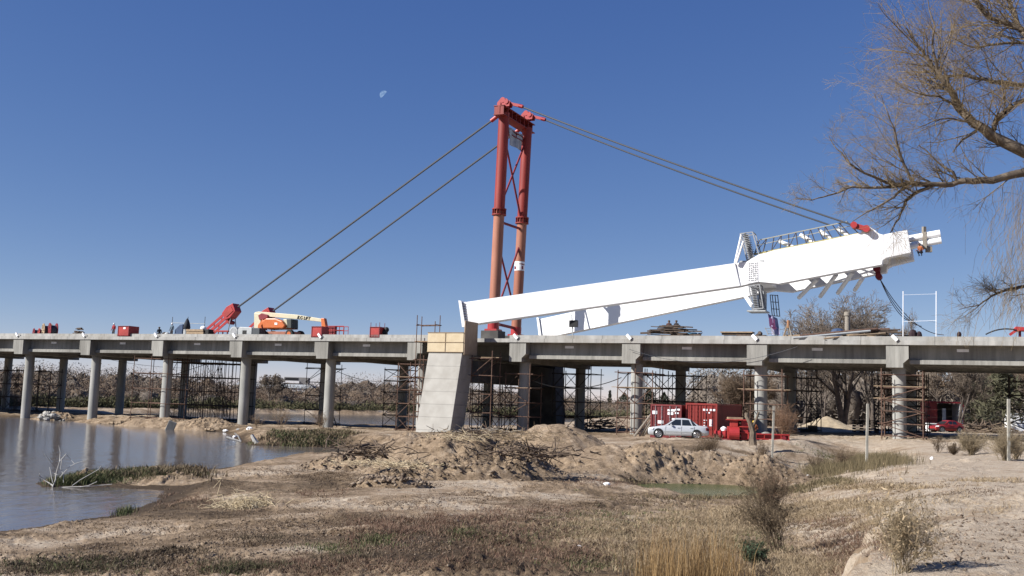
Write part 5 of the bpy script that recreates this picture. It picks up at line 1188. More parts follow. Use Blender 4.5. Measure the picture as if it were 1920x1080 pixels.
m=MB(); m.tube((1.1,-.3,.2),(1.1,.3,.2),.16,n=12); m.build('pin',REDD,r,world=False)
q=gy(1440,79); m=MB(); m.ball(q+Vector((0,0,.2)),.4,10,(1,.8,.6),.2,random.Random(5)); tag(m.build('boulder',CONC,smooth=True),'grey lump lying behind the red lifting beam','rock')
q=gy(1362,76.6); m=MB(); m.lathe([(.2,.62),(.24,.66),(.24,.86),(.12,.94),(.06,.98)],q,14); tag(m.build('water_can',WHITES,smooth=True),'white can resting on the left end of the red strand jack','can')
# forked stump
r=thing('tree_stump','pollarded pale grey forked trunk standing between the red machines','tree',gy(1410,70)); Yp=70
for nm,pts,rs in (('trunk',[(1412,835),(1411,822),(1412,812),(1409,800)],[.3,.25,.22,.2]),('trunk',[(1409,801),(1405,790),(1400,780),(1401,774)],[.19,.15,.15,.13]),('trunk',[(1410,803),(1414,795),(1418,786),(1423,772)],[.14,.11,.09,.06])):
    m=MB(); P_=[onY(x,y,Yp) for x,y in pts]; m.path(P_,rs,8); m.build('trunk' if rs[0]>.25 else 'limb',BARK,r,smooth=True)
# wire fence
r=thing('wire_fence','sparse wire fence on pale concrete posts running before the right columns','fence',gy(1625,60)); PB=[]
for (px,yb,yt,Y) in ((1452,842,762,68),(1627,849,757,57.5),(1891,858,748,50),(2150,870,740,45)):
    b=gy(px,Y); t_=onY(px+ (0 if px>1500 else -1),yt,Y); m=MB(); m.beam(b-Vector((0,0,.3)),t_,.12,.12); m.build('post',mat('fence_post',(.36,.34,.29),(.46,.44,.38),scale=3,rough=.9),r); PB.append((b,Vector(t_)))
for k in range(7):
    f=.12+k*.125; m=MB()
    for i in range(3): a,b=PB[i][0].lerp(PB[i][1],f),PB[i+1][0].lerp(PB[i+1][1],f); m.tube(a,b,.0028,n=4)
    m.build('wire',RUSTD,r)
m=MB(); m.tube(onY(1406,770,68.1),onY(1452,770,67.9),.022,n=6); m.tube(onY(1406,770,68.1),Vector(onY(1406,770,68.1))-Vector((0,0,2.2)),.018,n=6); m.build('rail',RUST,r)
# sand heap, pallets and bits under the right of the deck
def mound(name,label,px,Y,rx,ry,h,seed,mt=DIRT,rough=.35,ang=0,pk=2.0,cat='mound',group=None,flat=0):
    c=gy(px,Y) if isinstance(px,(int,float)) else px; nr_,na_=56,170; rr_=np.linspace(0,1,nr_)**.85; aa=np.linspace(0,2*np.pi,na_,endpoint=False); A_,R_=np.meshgrid(aa,rr_)
    wob=1+.16*fbm(np.cos(A_)*1.5+seed,np.sin(A_)*1.5,3,seed); lx=R_*rx*np.cos(A_)*wob; ly=R_*ry*np.sin(A_)*wob; x=c.x+lx*math.cos(ang)-ly*math.sin(ang); y=c.y+lx*math.sin(ang)+ly*math.cos(ang)
    pf=(1-R_**pk)**1.7 if not flat else np.clip((1-R_**3)*1.3,0,1)
    n1=fbm(x*.7+seed,y*.7,4,seed); n2=fbm(x*2.2,y*2.2,5,seed+3,.6); n3=fbm(x*6+5,y*6,4,seed+9,.6)
    z=H(x,y)-.12*sst(.85,1,R_)+h*pf*(1+rough*.9*n1)+(.25+1.6*sst(-.1,.3,fbm(x*.45+seed,y*.45,3,seed+5)))*(rough*.38*n2+rough*.22*n3)*sst(1,.75,R_)
    Vv=np.stack([x,y,z],2).reshape(-1,3); i,j=np.meshgrid(np.arange(nr_-1),np.arange(na_),indexing='ij'); a=(i*na_+j).ravel(); b=(i*na_+(j+1)%na_).ravel(); Fq_=np.stack([a,b,b+na_,a+na_],1)[:,::-1]
    o=npmesh(name,Vv,Fq_,mt,None,smooth=True); tag(o,label,cat,group); return o
SAND=mat('pale_sand',(.40,.32,.215),(.48,.39,.27),scale=2,rough=.95,bump=.5,bscale=5)
def zcr(px,y,Y,b): return float(onY(px,y,Y)[2])-b.z
b_=gy(1553,117); mound('sand_heap','smooth conical heap of yellow sand below the big forked tree',1553,117,4.3,4.0,zcr(1553,780,117,b_),1,SAND,.08,pk=1.25,cat='sand heap')
q=gy(1625,101); r=thing('pallet_stack','black stack of slatted pallets right of the yellow sand heap','pallets',q,-.2)
for k in range(5): 
    m=MB(); z=.12+k*.26; m.box((0,0,z+.07),(2.3,1.2,.05)); m.box((0,0,z-.07),(2.3,1.2,.03))
    for x in (-1.05,-.35,.35,1.05): m.box((x,0,z),(.18,1.2,.11))
    m.build('pallet',WOODD,r,world=False)
for px,s_,lb in ((1527,.75,'black square box at the foot of the sand heap'),(1513,.4,'low black box left of the taller black box')):
    q=gy(px,99); m=MB(); m.box(q+Vector((0,0,s_/2)),(.9,.6,s_),-.2); tag(m.build('box',BLACK,bevel=.03),lb,'box')
# small red building behind
q=gy(1768,127); r=thing('red_shed','small open red shed with a white door post, beyond the old red car','shed',q,-.1)
m=MB(); m.box((-1.55,0,1.75),(1.1,3,3.5)); m.build('wall',CREDB,r,world=False); m=MB(); m.box((1.9,0,1.7),(.35,3,3.4)); m.build('white_post',WHITES,r,world=False)
m=MB(); m.box((.25,0,3.55),(3.9,3.1,.18)); m.build('roof',REDD,r,world=False); m=MB(); m.box((.35,1.4,1.7),(2.7,.1,3.4)); m.build('back_wall',DARKC,r,world=False); m=MB(); m.box((-.1,-1.2,1.5),(.5,.08,2.6),.4); m.build('door',GREYM,r,world=False)
m=MB(); m.box((2.12,-1.5,1.7),(.1,.1,3.4)); m.build('door_frame',REDD,r,world=False)
q=gy(1915,140); r=thing('site_cabin','white site cabin at the right edge beyond the fence','cabin',q,-.1); m=MB(); m.box((0,0,1.2),(3.4,2.4,2.3)); m.build('wall',WHITES,r,world=False); m=MB(); m.box((0,0,2.42),(3.6,2.6,.12)); m.build('roof',GREYM,r,world=False)
q=gy(1756,119); m=MB(); m.box(q+Vector((0,0,.9)),(2.2,1,.1),.05); m.box(q+Vector((-.9,0,.45)),(.12,.9,.85),.05); m.box(q+Vector((.9,0,.45)),(.12,.9,.85),.05); tag(m.build('table',WHITES),'white table left of the red shed','table')
def sticks(name,label,cat,c,n,rx,ry,h,seed,mt,lmin=.4,lmax=1.2,rad=.02,up=.3,group=None,mts=None):
    rg=np.random.default_rng(seed); S=Seg()
    for i in range(n):
        x,y=rg.normal(size=2)*.45; p=np.array([c[0]+x*rx,c[1]+y*ry,0]); p[2]=H(np.array([p[0]]),np.array([p[1]]))[0]+h*rg.uniform(0,1)*max(.1,1-abs(x)*.9); d=nrm(np.array([rg.normal(),rg.normal()*.8,rg.uniform(-.15,up)])); l=rg.uniform(lmin,lmax); q_=p+d*l*.55; e=q_+nrm(d+rg.normal(size=3)*.25)*l*.45
        r0=rad*rg.uniform(.5,1.3); S.add(p,q_,r0,r0*.85); S.add(q_,e,r0*.85,r0*.6)
    o=S.build(name,mt,None,5); tag(o,label,cat,group,'stuff'); return o
STALK=mat('dry_stalk',(.55,.43,.26),(.80,.66,.44),scale=3,rough=.8); ROOT=mat('root_wood',(.09,.062,.045),(.24,.175,.12),scale=2.5,rough=.9)
sticks('brushwood','brown brushwood and split logs piled beyond the lot, left of the right fence post','brushwood',gy(1848,118),110,5,2.2,1.0,1,ROOT,1,2.6,.09)
sticks('brushwood','tangle of grey roots and sticks by the water behind the rear columns','brushwood',gy(1130,125),120,5,2,1.1,2,ROOT,.6,2,.07)
sticks('brushwood','loose timber offcuts scattered right of the pale pedestal foot','brushwood',gy(925,92),40,2.5,1.2,.7,3,WOODG,.6,1.8,.05)
# ---------------------------------------------------------------- dirt mounds on the bank
MD=[('largest ragged dirt mound, topped with brushwood, below the pale pedestal',880,52.5,5.6,5.4,813,.42,11),('smooth brown dirt mound left of the brushwood-topped one',780,57,4.0,3.6,812,.2,12),
('low dirt heap at the water end, covered in dark roots',690,54.0,3.2,2.6,842,.4,13),('clumpy dirt shoulder with dry straw right of the brushwood-topped mound',968,51.5,3.0,3.4,827,.42,14),
('tallest smooth sandy mound, rounded like a dome',1050,58.5,4.4,4.4,790,.12,15),('rough earth mound right of the dome-shaped sandy one',1150,55.0,5.0,4.2,838,.34,16),
('dark-topped clod mound below the silver car',1236,54.5,3.8,3.6,834,.4,17),('pale crumbly mound left of the tall brown weed',1335,54.5,4.4,3.6,845,.34,18),('last low crumbly mound at the ditch end of the row',1430,53.5,4.0,3.4,854,.3,19),
('low sandy apron in front of the dome-shaped mound',1105,53.0,4.6,2.4,872,.2,20),('long low clod bank with a dark undercut edge nearest the camera',872,47.3,4.0,1.6,868,.5,21),('small clod ridge with a dark front left of the undercut bank',752,42.5,1.8,.9,897,.5,22)]
for lb,px,Y,rx,ry,yc,rg_,sd in MD:
    b=gy(px,Y); mound('dirt_mound',lb,px,Y,rx,ry,max(.25,zcr(px,yc,Y,b))*.92,sd,DIRT,rg_,flat=(sd in(21,22)),group='dirt mounds along the ditch')
for lb,px,Y,rx,ry,h_,rg_,sd in (('grassy mud hump of the spit in the water',330,46.5,2.6,1.2,.2,.5,31),('longer low mud hump behind the dead branch on the spit',215,46.5,3.0,.8,.12,.5,32)):
    mound('mud_hump',lb,px,Y,rx,ry,h_,sd,DIRT,rg_)
for lb,px,Y,rx,ry,h_,rg_,sd in (('left sandy heap along the water, beside the rubble',190,121,6.5,1.9,.75,.35,33),('middle sandy heap along the water between the left columns',285,113.5,6.5,2.2,1.0,.35,34),('right sandy heap along the water before the falsework',385,109.5,5.5,2.3,.9,.35,35),('low heap under the white rubble at the water edge',110,126,3.4,2.2,.8,.3,36)):
    mound('sand_bank',lb,px,Y,rx,ry,h_,sd,DIRT,rg_)
def on_top(px,py,Y): return Vector(onY(px,py,Y))
def topsticks(name,label,cat,px,py,Y,n,w_,h_,seed,mt,lmin,lmax,rad):
    rg=np.random.default_rng(seed); S=Seg(); c=np.array(onY(px,py,Y))
    for i in range(n):
        p=c+np.array([rg.normal()*w_,rg.normal()*.7,rg.uniform(-.25,1)*h_]); d=nrm(np.array([rg.normal(),rg.normal(),rg.uniform(-.3,.4)])); l=rg.uniform(lmin,lmax); q_=p+d*l*.5; e=q_+nrm(d+rg.normal(size=3)*.35)*l*.5; r0=rad*rg.uniform(.4,1.4); S.add(p,q_,r0,r0*.8); S.add(q_,e,r0*.8,r0*.5)
    return tag(S.build(name,mt,None,5),label,cat,None,'stuff')
topsticks('brushwood','dense brown brushwood on top of the largest mound','brushwood',893,818,50.5,150,.8,.3,31,ROOT,.2,.8,.02)
topsticks('straw','pale straw caught below the brushwood of the largest mound','straw',868,822,49,150,.8,.25,32,STALK,.2,.8,.011)
topsticks('straw','tan straw heap on the shoulder right of the brushwood','straw',975,822,49.5,260,1.1,.35,33,mat('old_straw',(.24,.17,.10),(.40,.30,.18),scale=3,rough=.9),.2,.8,.012)
topsticks('roots','dark brown roots spilling down beside the dome-shaped mound','roots',995,852,47.5,160,1.0,.35,34,ROOT,.4,1.4,.035)
topsticks('reed_stubble','pale reed stubble at the foot of the smooth brown mound','reeds',730,872,46,420,1.2,.16,35,STALK,.15,.6,.012)
topsticks('roots','tangle of dark roots around the arched driftwood at the water end','roots',688,850,48.5,110,.9,.4,36,ROOT,.4,1.5,.03)
# root log on the left end
r=thing('driftwood','arched dark driftwood root lying at the water end of the mounds','driftwood',gy(690,48))
for pts,rs in (([(642,858),(655,848),(672,838),(690,834),(705,838),(716,846)],[.06,.08,.09,.10,.08,.04]),([(690,834),(684,846),(690,857),(697,862)],[.08,.09,.07,.04]),([(682,838),(686,850),(681,862)],[.09,.1,.07]),([(655,850),(650,860),(640,864)],[.08,.07,.05]),([(700,846),(715,852),(728,860)],[.09,.1,.05])):
    m=MB(); m.path([onY(x,y,49+.02*(x-680)) for x,y in pts],rs,7); m.build('root' if rs[0]<.12 else 'trunk',ROOT,r,smooth=True)
# white dead branch in the water
r=thing('dead_branch','bleached white dead branch sticking up from the water at the spit tip','dead branch',onZ(98,912,0)); DB=mat('bleached_wood',(.50,.48,.44),(.66,.64,.60),scale=6,rough=.85)
Yb=float(onZ(98,913,0)[1])
for pts,rr0 in (([(98,914),(104,900),(106,885),(112,865),(124,851)],.032),([(112,865),(113,848),(110,835)],.022),([(116,862),(114,878),(119,890),(119,905)],.022),([(100,911),(88,903),(74,893),(74,888)],.03),([(99,905),(96,890),(93,876)],.02),([(103,880),(96,868),(83,851)],.02),([(112,895),(130,875),(144,868),(158,864)],.017),([(124,851),(133,862),(140,870)],.014),([(104,893),(102,888),(107,890)],.02),([(135,911),(150,900),(185,880),(190,873)],.018),([(150,913),(165,911),(182,903)],.02),([(110,914),(165,912),(210,908)],.022)):
    m=MB(); n=len(pts); m.path([onY(x,y,Yb+.15*math.sin(i*2+x)) for i,(x,y) in enumerate(pts)],[rr0*(1-.6*i/n) for i in range(n)],6); m.build('twig',DB,r,smooth=True)
# heap of corn-like stalks
c=g1(460,950); rgs=np.random.default_rng(77); S=Seg()
for i in range(330):
    a=rgs.uniform(0,6.28); b=c+Vector((rgs.normal()*.42,rgs.normal()*.4,0)); d=nrm(np.array([rgs.normal()*1.1,rgs.normal()*.8,rgs.uniform(.25,1.3)])); l=rgs.uniform(.35,.85); p=np.array([b.x,b.y,hz(b)]); q_=p+d*l*.55; e=q_+nrm(d+np.array([rgs.normal()*.3,0,-.9]))*l*.5; S.add(p,q_,.011,.009); S.add(q_,e,.009,.006)
tag(S.build('reed_heap',STALK,None,5),'heap of broken pale reed stalks on the mud beside the inlet','reeds',None,'stuff')
c=g1(408,925); m=MB(); m.path([c,onY(414,905,c.y),onY(405,898,c.y),onY(416,897,c.y)],[.015,.015,.02,.02],5); m.path([onY(400,915,c.y),onY(414,899,c.y)],.012,5); tag(m.build('bent_stalk',STALK),'bent pale stalk standing alone left above the reed heap','reed')
# stones, rubble, litter
def stone(name,label,px,py,s,seed,mt,group=None,cat='stone',flat=.6):
    c=g1(px,py); m=MB(); m.ball((0,0,s*flat*.4),s,9,(1,.8,flat),.22,random.Random(seed)); o=m.build(name,mt,None); o.location=c; o.rotation_euler=(0,0,seed); return tag(o,label,cat,group)
RUB=mat('pale_rubble',(.42,.40,.36),(.56,.54,.50),scale=3,rough=.9)
rg=random.Random(3); s0_=stone('rubble_stone','pale broken stone in the rubble heap at the water edge on the left',108,784,.5,1,RUB,'rubble stones at the left water edge')
for i in range(52):
    x=rg.gauss(108,17); c=onGY(min(max(x,84),140),rg.uniform(123.5,127)); o=dup(s0_,None,c,rg.uniform(0,6)); k=rg.uniform(.35,1.1)*(1.15-abs(x-108)/50); o.scale=(k,k,k); o.location.z=c.z+.15+rg.uniform(0,.75)*(1-min(1,abs(x-110)/25))
s0_=stone('clod','brown clod on the sandy strip between the left columns',230,790,.35,5,DIRT,'clods along the left sandy strip','clod')
for i in range(46):
    x=rg.uniform(150,440); c=onGY(x,float(np.interp(x,[150,200,300,440],[122,119.5,111,106.5]))+rg.uniform(-1,3)); c.z+=.1; o=dup(s0_,None,c,rg.uniform(0,6)); k=rg.uniform(.3,1.3); o.scale=(k,k,k*.8)
for px,py,s,lb in ((318,800,.5,'dark flat concrete lump left of the leaning slab'),(600,832,.3,'dark round stone on the grassy shore')):
    stone('boulder',lb,px,py,s,px,CONC if px<400 else RUSTD)
c=onGY(334,107); m=MB(); m.box(c+Vector((0,0,.65)),(.85,.3,1.7),.2,Matrix.Rotation(.35,3,'Y')); tag(m.build('concrete_slab',CONC,bevel=.05),'tilted concrete slab sunk in the sandy water edge','slab')
for k,(px,py,s,lb) in enumerate(((423,804,.32,'pale plastic scrap on the sandy shore under the thick left column'),(447,805,.22,'grey plastic scrap right of the pale one on the shore'),(468,806,.4,'big white rock at the sandy shore'),(440,820,.25,'white scrap left of the driftwood on the grassy shore'),(1138,909,.16,'crushed white and red wrapper left of the pond'),(1157,994,.07,'small white cup standing on the grass'),(1747,862,.09,'upright white plastic bag on the far edge of the sandy track'),(1380,912,.25,'white plastic sheet scrap at the far pond edge'),(1075,866,.28,'whitish stone on the side of the dome-shaped mound'),(858,977,.05,'tiny white scrap among the red weeds'),(1086,1026,.06,'tiny white paper scrap left of the white cup'),(1515,893,.12,'small white scrap on the ditch edge'),(1005,1050,.05,'white pebble near the bottom middle'))):
    stone('litter',lb,px,py,s,k+40,WHITES if k not in(1,) else GREYM,'pieces of litter on the bank','litter' if 'rock' not in lb and 'ston' not in lb and 'pebble' not in lb else 'stone',.5 if k!=6 else 1.3)
r=thing('shore_driftwood','bleached driftwood log leaning at the grassy shore','driftwood',g1(478,832)); Yd=g1(478,832).y
for pts,rr0 in (([(486,836),(478,826),(472,815)],.22),([(425,820),(438,824),(452,828)],.1),([(452,828),(447,818),(440,812)],.07)):
    m=MB(); m.path([onY(x,y,Yd) for x,y in pts],[rr0,rr0*.9,rr0*.6],7); m.build('log' if rr0>.2 else 'twig',DB,r)
# ---------------------------------------------------------------- houses and flats across the river
def house(label,px,Y,w_,d_,h_,rz,wallm,roofm,hip=1.0):
    q=gy(px,Y); q.z=2.2; r=thing('house',label,'house',q,rz,'houses beyond the river'); m=MB(); m.box((0,0,h_/2-1),(w_,d_,h_+2)); wl_=m.build('wall',wallm,r,world=False)
    m=MB(); m.add([(-w_/2-.3,-d_/2-.3,h_),(w_/2+.3,-d_/2-.3,h_),(w_/2+.3,d_/2+.3,h_),(-w_/2-.3,d_/2+.3,h_),(-w_/2+hip,0,h_+hip),(w_/2-hip,0,h_+hip)],[(0,1,5,4),(2,3,4,5),(1,2,5),(3,0,4),(3,2,1,0)]); m.build('roof',roofm,r,world=False)
    for x in np.linspace(-w_*.32,w_*.32,3): m=MB(); m.box((x,-d_/2-.02,h_*.5),(1,.08,1.1)); m.build('window',BLACK,r,world=False)
GRW=mat('roof_grey',(.30,.29,.28),(.38,.37,.35),scale=2,rough=.8)
house('white house with a grey roof left of the lone bare tree across the river',492,262,11,7,3.4,.1,WHITES,GREYM)
house('long white house right of the lone bare tree across the river',556,268,13,7,3.2,-.1,WHITES,GREYM)
house('small pale house at the right end of the far white row',590,272,7,6,2.8,.2,SLAB,GRW)
house('white house with a red roof seen beside the third left column',326,256,8,6,3.6,.2,WHITES,REDP)
q=gy(565,470); q.z=1; r=thing('apartment_block','distant apartment block with stacked balconies above the far scrub','building',q,.1); hh=float(onY(565,708,470)[2])-1
m=MB(); m.box((0,0,hh/2),(11,9,hh)); m.build('wall',GRW,r,world=False)
for k in range(7): m=MB(); m.box((-3,-5.1,hh-2.2-k*2.9),(9,1.2,1.1)); m.build('balcony',WHITES,r,world=False); m=MB(); m.box((-2,-4.53,hh-.9-k*2.9),(6,.08,1.2)); m.build('window',BLACK,r,world=False)
# ---------------------------------------------------------------- grass, weeds, reeds
def pts(n,blobs,rng,mask=0,ymin=770):
    wts=np.array([b[4] if len(b)>4 else b[2]*b[3] for b in blobs],float); k=rng.choice(len(blobs),size=n,p=wts/wts.sum()); Bb=np.array([b[:4] for b in blobs],float)[k]
    px=Bb[:,0]+rng.normal(size=n)*Bb[:,2]*.6; py=Bb[:,1]+rng.normal(size=n)*Bb[:,3]*.6; ok=(py>ymin)&(py<1180); P=G(px[ok],py[ok]); 
    dry=(sdist(P[:,0],P[:,1],LAKE)<.4)&(sdist(P[:,0],P[:,1],RIVER)<0)&(P[:,2]>.0); return P[dry]
def blades(name,P,hr,wd,lean,mt,label,cat,seed,clump=0,curve=.4,kind='stuff',dscale=True):
    rng=np.random.default_rng(seed); n=len(P); 
    if clump: # tuft: pull the points to cluster centres
        ctr=P[rng.choice(n,max(1,n//clump))]; idx=rng.integers(0,len(ctr),n); r_=rng.normal(size=(n,2))*.09*(1+np.hypot(ctr[idx,0],ctr[idx,1])/50)[:,None]; P=ctr[idx].copy(); P[:,:2]+=r_
        P[:,2]=H(P[:,0],P[:,1])
    h=rng.uniform(*hr,n)*rng.uniform(.6,1.1,n); d=rng.normal(size=(n,2)); d/=np.linalg.norm(d,axis=1)[:,None]+1e-9; ln=lean*rng.uniform(.2,1.4,n)*h
    a=rng.uniform(0,2*np.pi,n); dist=np.hypot(P[:,0],P[:,1]); w_=wd*rng.uniform(.6,1.4,n)*(np.maximum(1,dist/22) if dscale else 1)
    side=np.stack([np.cos(a),np.sin(a),0*a],1)*w_[:,None]/2; up=np.array([0,0,1.])
    mid=P+np.stack([d[:,0]*ln*.35,d[:,1]*ln*.35,h*.55],1); tip=P+np.stack([d[:,0]*ln,d[:,1]*ln,h*(1-curve*np.minimum(1,lean*.5))],1)
    b0=P-side-up*.02; b1=P+side-up*.02; m0=mid-side*.7; m1=mid+side*.7
    V_=np.stack([b0,b1,m1,m0,tip],1).reshape(-1,3); k=(np.arange(n)*5)[:,None]; T=np.concatenate([np.concatenate([k,k+1,k+2],1),np.concatenate([k,k+2,k+3],1),np.concatenate([k+3,k+2,k+4],1)])
    o=npmesh(name,V_,T,mt); tag(o,label,cat,kind=kind); return o
def clods(name,label,P,smin,smax,seed,mt):
    rng=np.random.default_rng(seed); n=len(P); O=np.array([[1,0,0],[0,1,0],[-1,0,0],[0,-1,0],[0,0,1],[0,0,-1]],float); s=smin*(smax/smin)**(rng.uniform(0,1,n)**2.2)
    V_=O[None]*s[:,None,None]*rng.uniform(.55,1.2,(n,6,1)); V_[:,:,2]*=.7; a=rng.uniform(0,6.28,n); c,s2=np.cos(a),np.sin(a); x=V_[:,:,0]*c[:,None]-V_[:,:,1]*s2[:,None]; y=V_[:,:,0]*s2[:,None]+V_[:,:,1]*c[:,None]; V_=np.stack([x,y,V_[:,:,2]],2)+P[:,None,:]+np.array([0,0,1])*(s*.2)[:,None,None]
    F_=np.array([[0,1,4],[1,2,4],[2,3,4],[3,0,4],[1,0,5],[2,1,5],[3,2,5],[0,3,5]]); o=npmesh(name,V_.reshape(-1,3),(F_[None]+(np.arange(n)*6)[:,None,None]).reshape(-1,3),mt,smooth=False); tag(o,label,'dirt clods',None,'stuff')
def im(name,c1,c2,c3=None): 
    m=mat(name,c1,c2,island=True,rough=.85,c3=c3,spec=.2); return m
rng=np.random.default_rng(99)
REDW=im('red_weed',(.12,.065,.045),(.36,.26,.18),(.22,.13,.09)); TANG=im('tan_grass',(.26,.19,.11),(.56,.44,.29),(.40,.30,.18)); BRNG=im('brown_litter',(.085,.055,.035),(.28,.20,.13),(.16,.11,.07))
GRN=im('green_grass',(.06,.085,.03),(.22,.20,.11),(.11,.125,.05)); OLV=im('olive_reed',(.12,.10,.055),(.27,.21,.125),(.18,.145,.08)); BREED=im('brown_reed',(.16,.095,.04),(.46,.31,.15),(.27,.17,.075)); DGRN=im('dark_green_leaf',(.03,.055,.03),(.09,.13,.075))
blades('weeds',pts(40000,[(800,985,130,22),(720,1000,70,22),(960,1000,110,26),(900,975,80,14),(350,935,45,14),(590,925,55,8),(1130,905,60,6),(1060,1045,190,24,5000),(600,1065,200,18,2500),(1590,1030,55,40,3500),(1560,985,60,14),(1010,960,90,12,900)],rng,2),(.04,.17),.008,1.7,REDW,'low reddish brown weeds in patches on the near bank','weeds',1,clump=22)
blades('dry_grass',pts(75000,[(1330,985,110,40,6000),(1240,1040,100,30,4000),(1450,960,80,14),(1390,960,60,10),(1530,960,60,22),(1640,915,110,5,900),(1600,948,100,8,1100),(1760,962,130,7,1200),(1850,905,60,5,300),(1640,985,50,12),(1130,1000,90,30,2000),(1500,1060,80,25,1500),(960,825,40,4,200),(1560,905,80,7)],rng,2),(.05,.22),.008,2.2,TANG,'dry tan grass lying over the right foreground and the sandy track','grass',2,clump=14)
P_=pts(150000,[(500,1010,420,70,3),(1050,990,380,60,3),(300,1050,260,40,2),(800,925,260,25,1),(1500,1000,200,60,1.2),(1750,930,150,30,.5),(600,890,160,14,.6),(1200,945,140,14,.5)],rng)
nz=fbm(P_[:,0]*.6,P_[:,1]*.6,4,55); P_=P_[nz>.02]
blades('ground_litter',P_,(.015,.07),.012,2.4,BRNG,'short brown dead stubble and litter strewn over the near bank','ground cover',3,clump=10)
blades('reeds',pts(11000,[(1585,880,60,9),(1655,870,45,7),(1540,888,30,8),(1620,862,60,5)],rng),(.35,.75),.014,.35,OLV,'olive brown rushes filling the ditch behind the sandy track','reeds',4,dscale=False)
c=[]; 
P_=pts(1500,[(1290,1105,75,22),(1230,1110,45,15),(1350,1110,45,20)],rng); P_=P_[P_[:,1]>6]
blades('reeds',P_,(.45,1.25),.006,.28,BREED,'tall brown reed stems at the bottom edge right of centre','reeds',5,dscale=False)
blades('green_grass',pts(26000,[(170,897,50,7,900),(250,893,50,8,900),(310,894,40,6,400),(590,822,38,8,700),(540,818,28,7,500),(640,828,22,6,200),(560,835,70,3,300),(232,957,14,3,90),(2,984,12,2,50),(120,905,25,4,200),(560,830,50,5,200)],rng),(.12,.4),.012,.7,GRN,'green grass tufts along the water and on the spit','grass',6,clump=16)
blades('brush',pts(9000,[(600,818,50,9,300),(560,825,60,8,200),(640,815,30,6,100),(330,890,45,8,500),(250,895,60,6,150)],rng),(.15,.55),.016,.7,im('brown_brush',(.11,.08,.05),(.32,.25,.16),(.2,.15,.09)),'brown dead brush mixed with the shore grass','brush',12,clump=14)
blades('brush',pts(15000,[(200,1058,110,14,260),(450,1066,90,12,200),(60,1066,80,12,150),(330,1035,60,8,80),(640,1050,60,10,80),(900,1000,80,10,100),(480,1010,60,6,60)],rng,2),(.03,.15),.012,1.4,im('dark_brush',(.06,.045,.03),(.24,.18,.12),(.13,.10,.065)),'dark dead weeds clumped at the bottom left','brush',13,clump=26)
blades('green_weeds',pts(14000,[(870,1000,22,7,150),(705,1012,35,10,200),(1400,1015,60,25,300),(1010,1010,200,30,300),(150,1062,100,12,400),(450,1068,60,10,300),(1560,860,60,5,200),(1180,975,160,25,300),(1120,1060,80,15,200),(640,1030,60,12,150)],rng),(.04,.14),.012,1.0,GRN,'sparse green weeds among the dead foreground growth','weeds',7,clump=14)
blades('pond_grass',pts(9000,[(1320,934,110,2,60),(1250,901,60,2,100),(1480,918,40,6,200),(1560,905,30,5,200)],rng),(.05,.25),.012,.6,OLV,'olive grass fringing the green pond','grass',8,clump=12)
CLM=im('clod_dirt',(.12,.085,.06),(.34,.27,.20),(.22,.165,.12))
clods('dirt_clods','small clods and crumbs of earth scattered over the near bank',pts(26000,[(500,1000,480,60,3),(1000,980,420,50,3),(1750,1000,240,60,.8),(600,890,200,18,1.2),(200,1050,250,30,1)],rng),.008,.045,1,CLM)
def mpts(n,seed):
    rg=np.random.default_rng(seed); out=[]
    dg=bpy.context.evaluated_depsgraph_get(); obs=[o for o in COL.objects if o.name.startswith('dirt_mound')]
    for o in obs:
        nn=n//5 if ('smooth' in o['label'] or 'sandy' in o['label']) else n
        m_=o.data; co=np.empty(len(m_.vertices)*3); m_.vertices.foreach_get('co',co); co=co.reshape(-1,3); w_=(np.arange(len(co))//170+1.); k=rg.choice(len(co),size=nn,p=w_/w_.sum()); q=co[k]+rg.normal(size=(nn,3))*np.array([.08,.08,0]); out.append(q)
    return np.concatenate(out)
clods('dirt_clods','clods and stones lying on the row of dirt mounds',mpts(900,5),.02,.17,6,CLM)
# shrubs as things
SHP=dict(steps=[5,5,4],kids=[9,8,0],start=[.15,.15,0],taper=[.4,.4,.5],ang=[(15,50),(20,60),(0,0)],upk=[.2,.1,0],len=[(.35,.7),(.3,.6),(1,1)],rad=(.45,.7),wig=[.13,.2,.25],grav=[.02,0,0],split=0)
def shrub(label,px,py,Y,h,n,seed,mt,spread=.35,rad=.006,lean=(0,0),cat='shrub',name='dry_shrub',leaf=None,leafn=0,leafs=.02,group=None,P=SHP):
    rg=np.random.default_rng(seed); base=g1(px,py) if Y is None else onGY(px,Y); tr_,cr_=Seg(),Seg(); r=thing(name,label,cat,base,0,group)
    for i in range(n):
        d=np.array([rg.normal()*spread+lean[0],rg.normal()*spread+lean[1],1]); grow((tr_,cr_),np.array(base)+np.array([rg.normal()*.05*h,rg.normal()*.05*h,-.03]),d,h*rg.uniform(.55,1),rad,0,P,rg)
    cr_.r=np.maximum(cr_.r,rad*.28); cr_.q=np.maximum(cr_.q,rad*.22); cr_.build('twigs',mt,r,3)
    if leafn:
        e=np.array(cr_.b); k=rg.integers(0,len(e),leafn); c_=e[k]+rg.normal(size=(leafn,3))*leafs; o1=rg.normal(size=(leafn,3))*leafs; o2=rg.normal(size=(leafn,3))*leafs*.6
        npmesh('foliage',np.stack([c_-o1,c_+o1,c_+o2],1).reshape(-1,3),np.arange(3*leafn).reshape(-1,3),leaf,r)
    return r
DKW=mat('dark_weed',(.10,.07,.045),(.22,.16,.10),scale=6,rough=.9); MDW=mat('mid_weed',(.20,.135,.085),(.34,.25,.165),scale=6,rough=.9); TNW=mat('tan_weed',(.30,.23,.14),(.46,.37,.24),scale=6,rough=.9); RDW=mat('reddish_stem',(.15,.07,.05),(.24,.13,.09),scale=6,rough=.9)
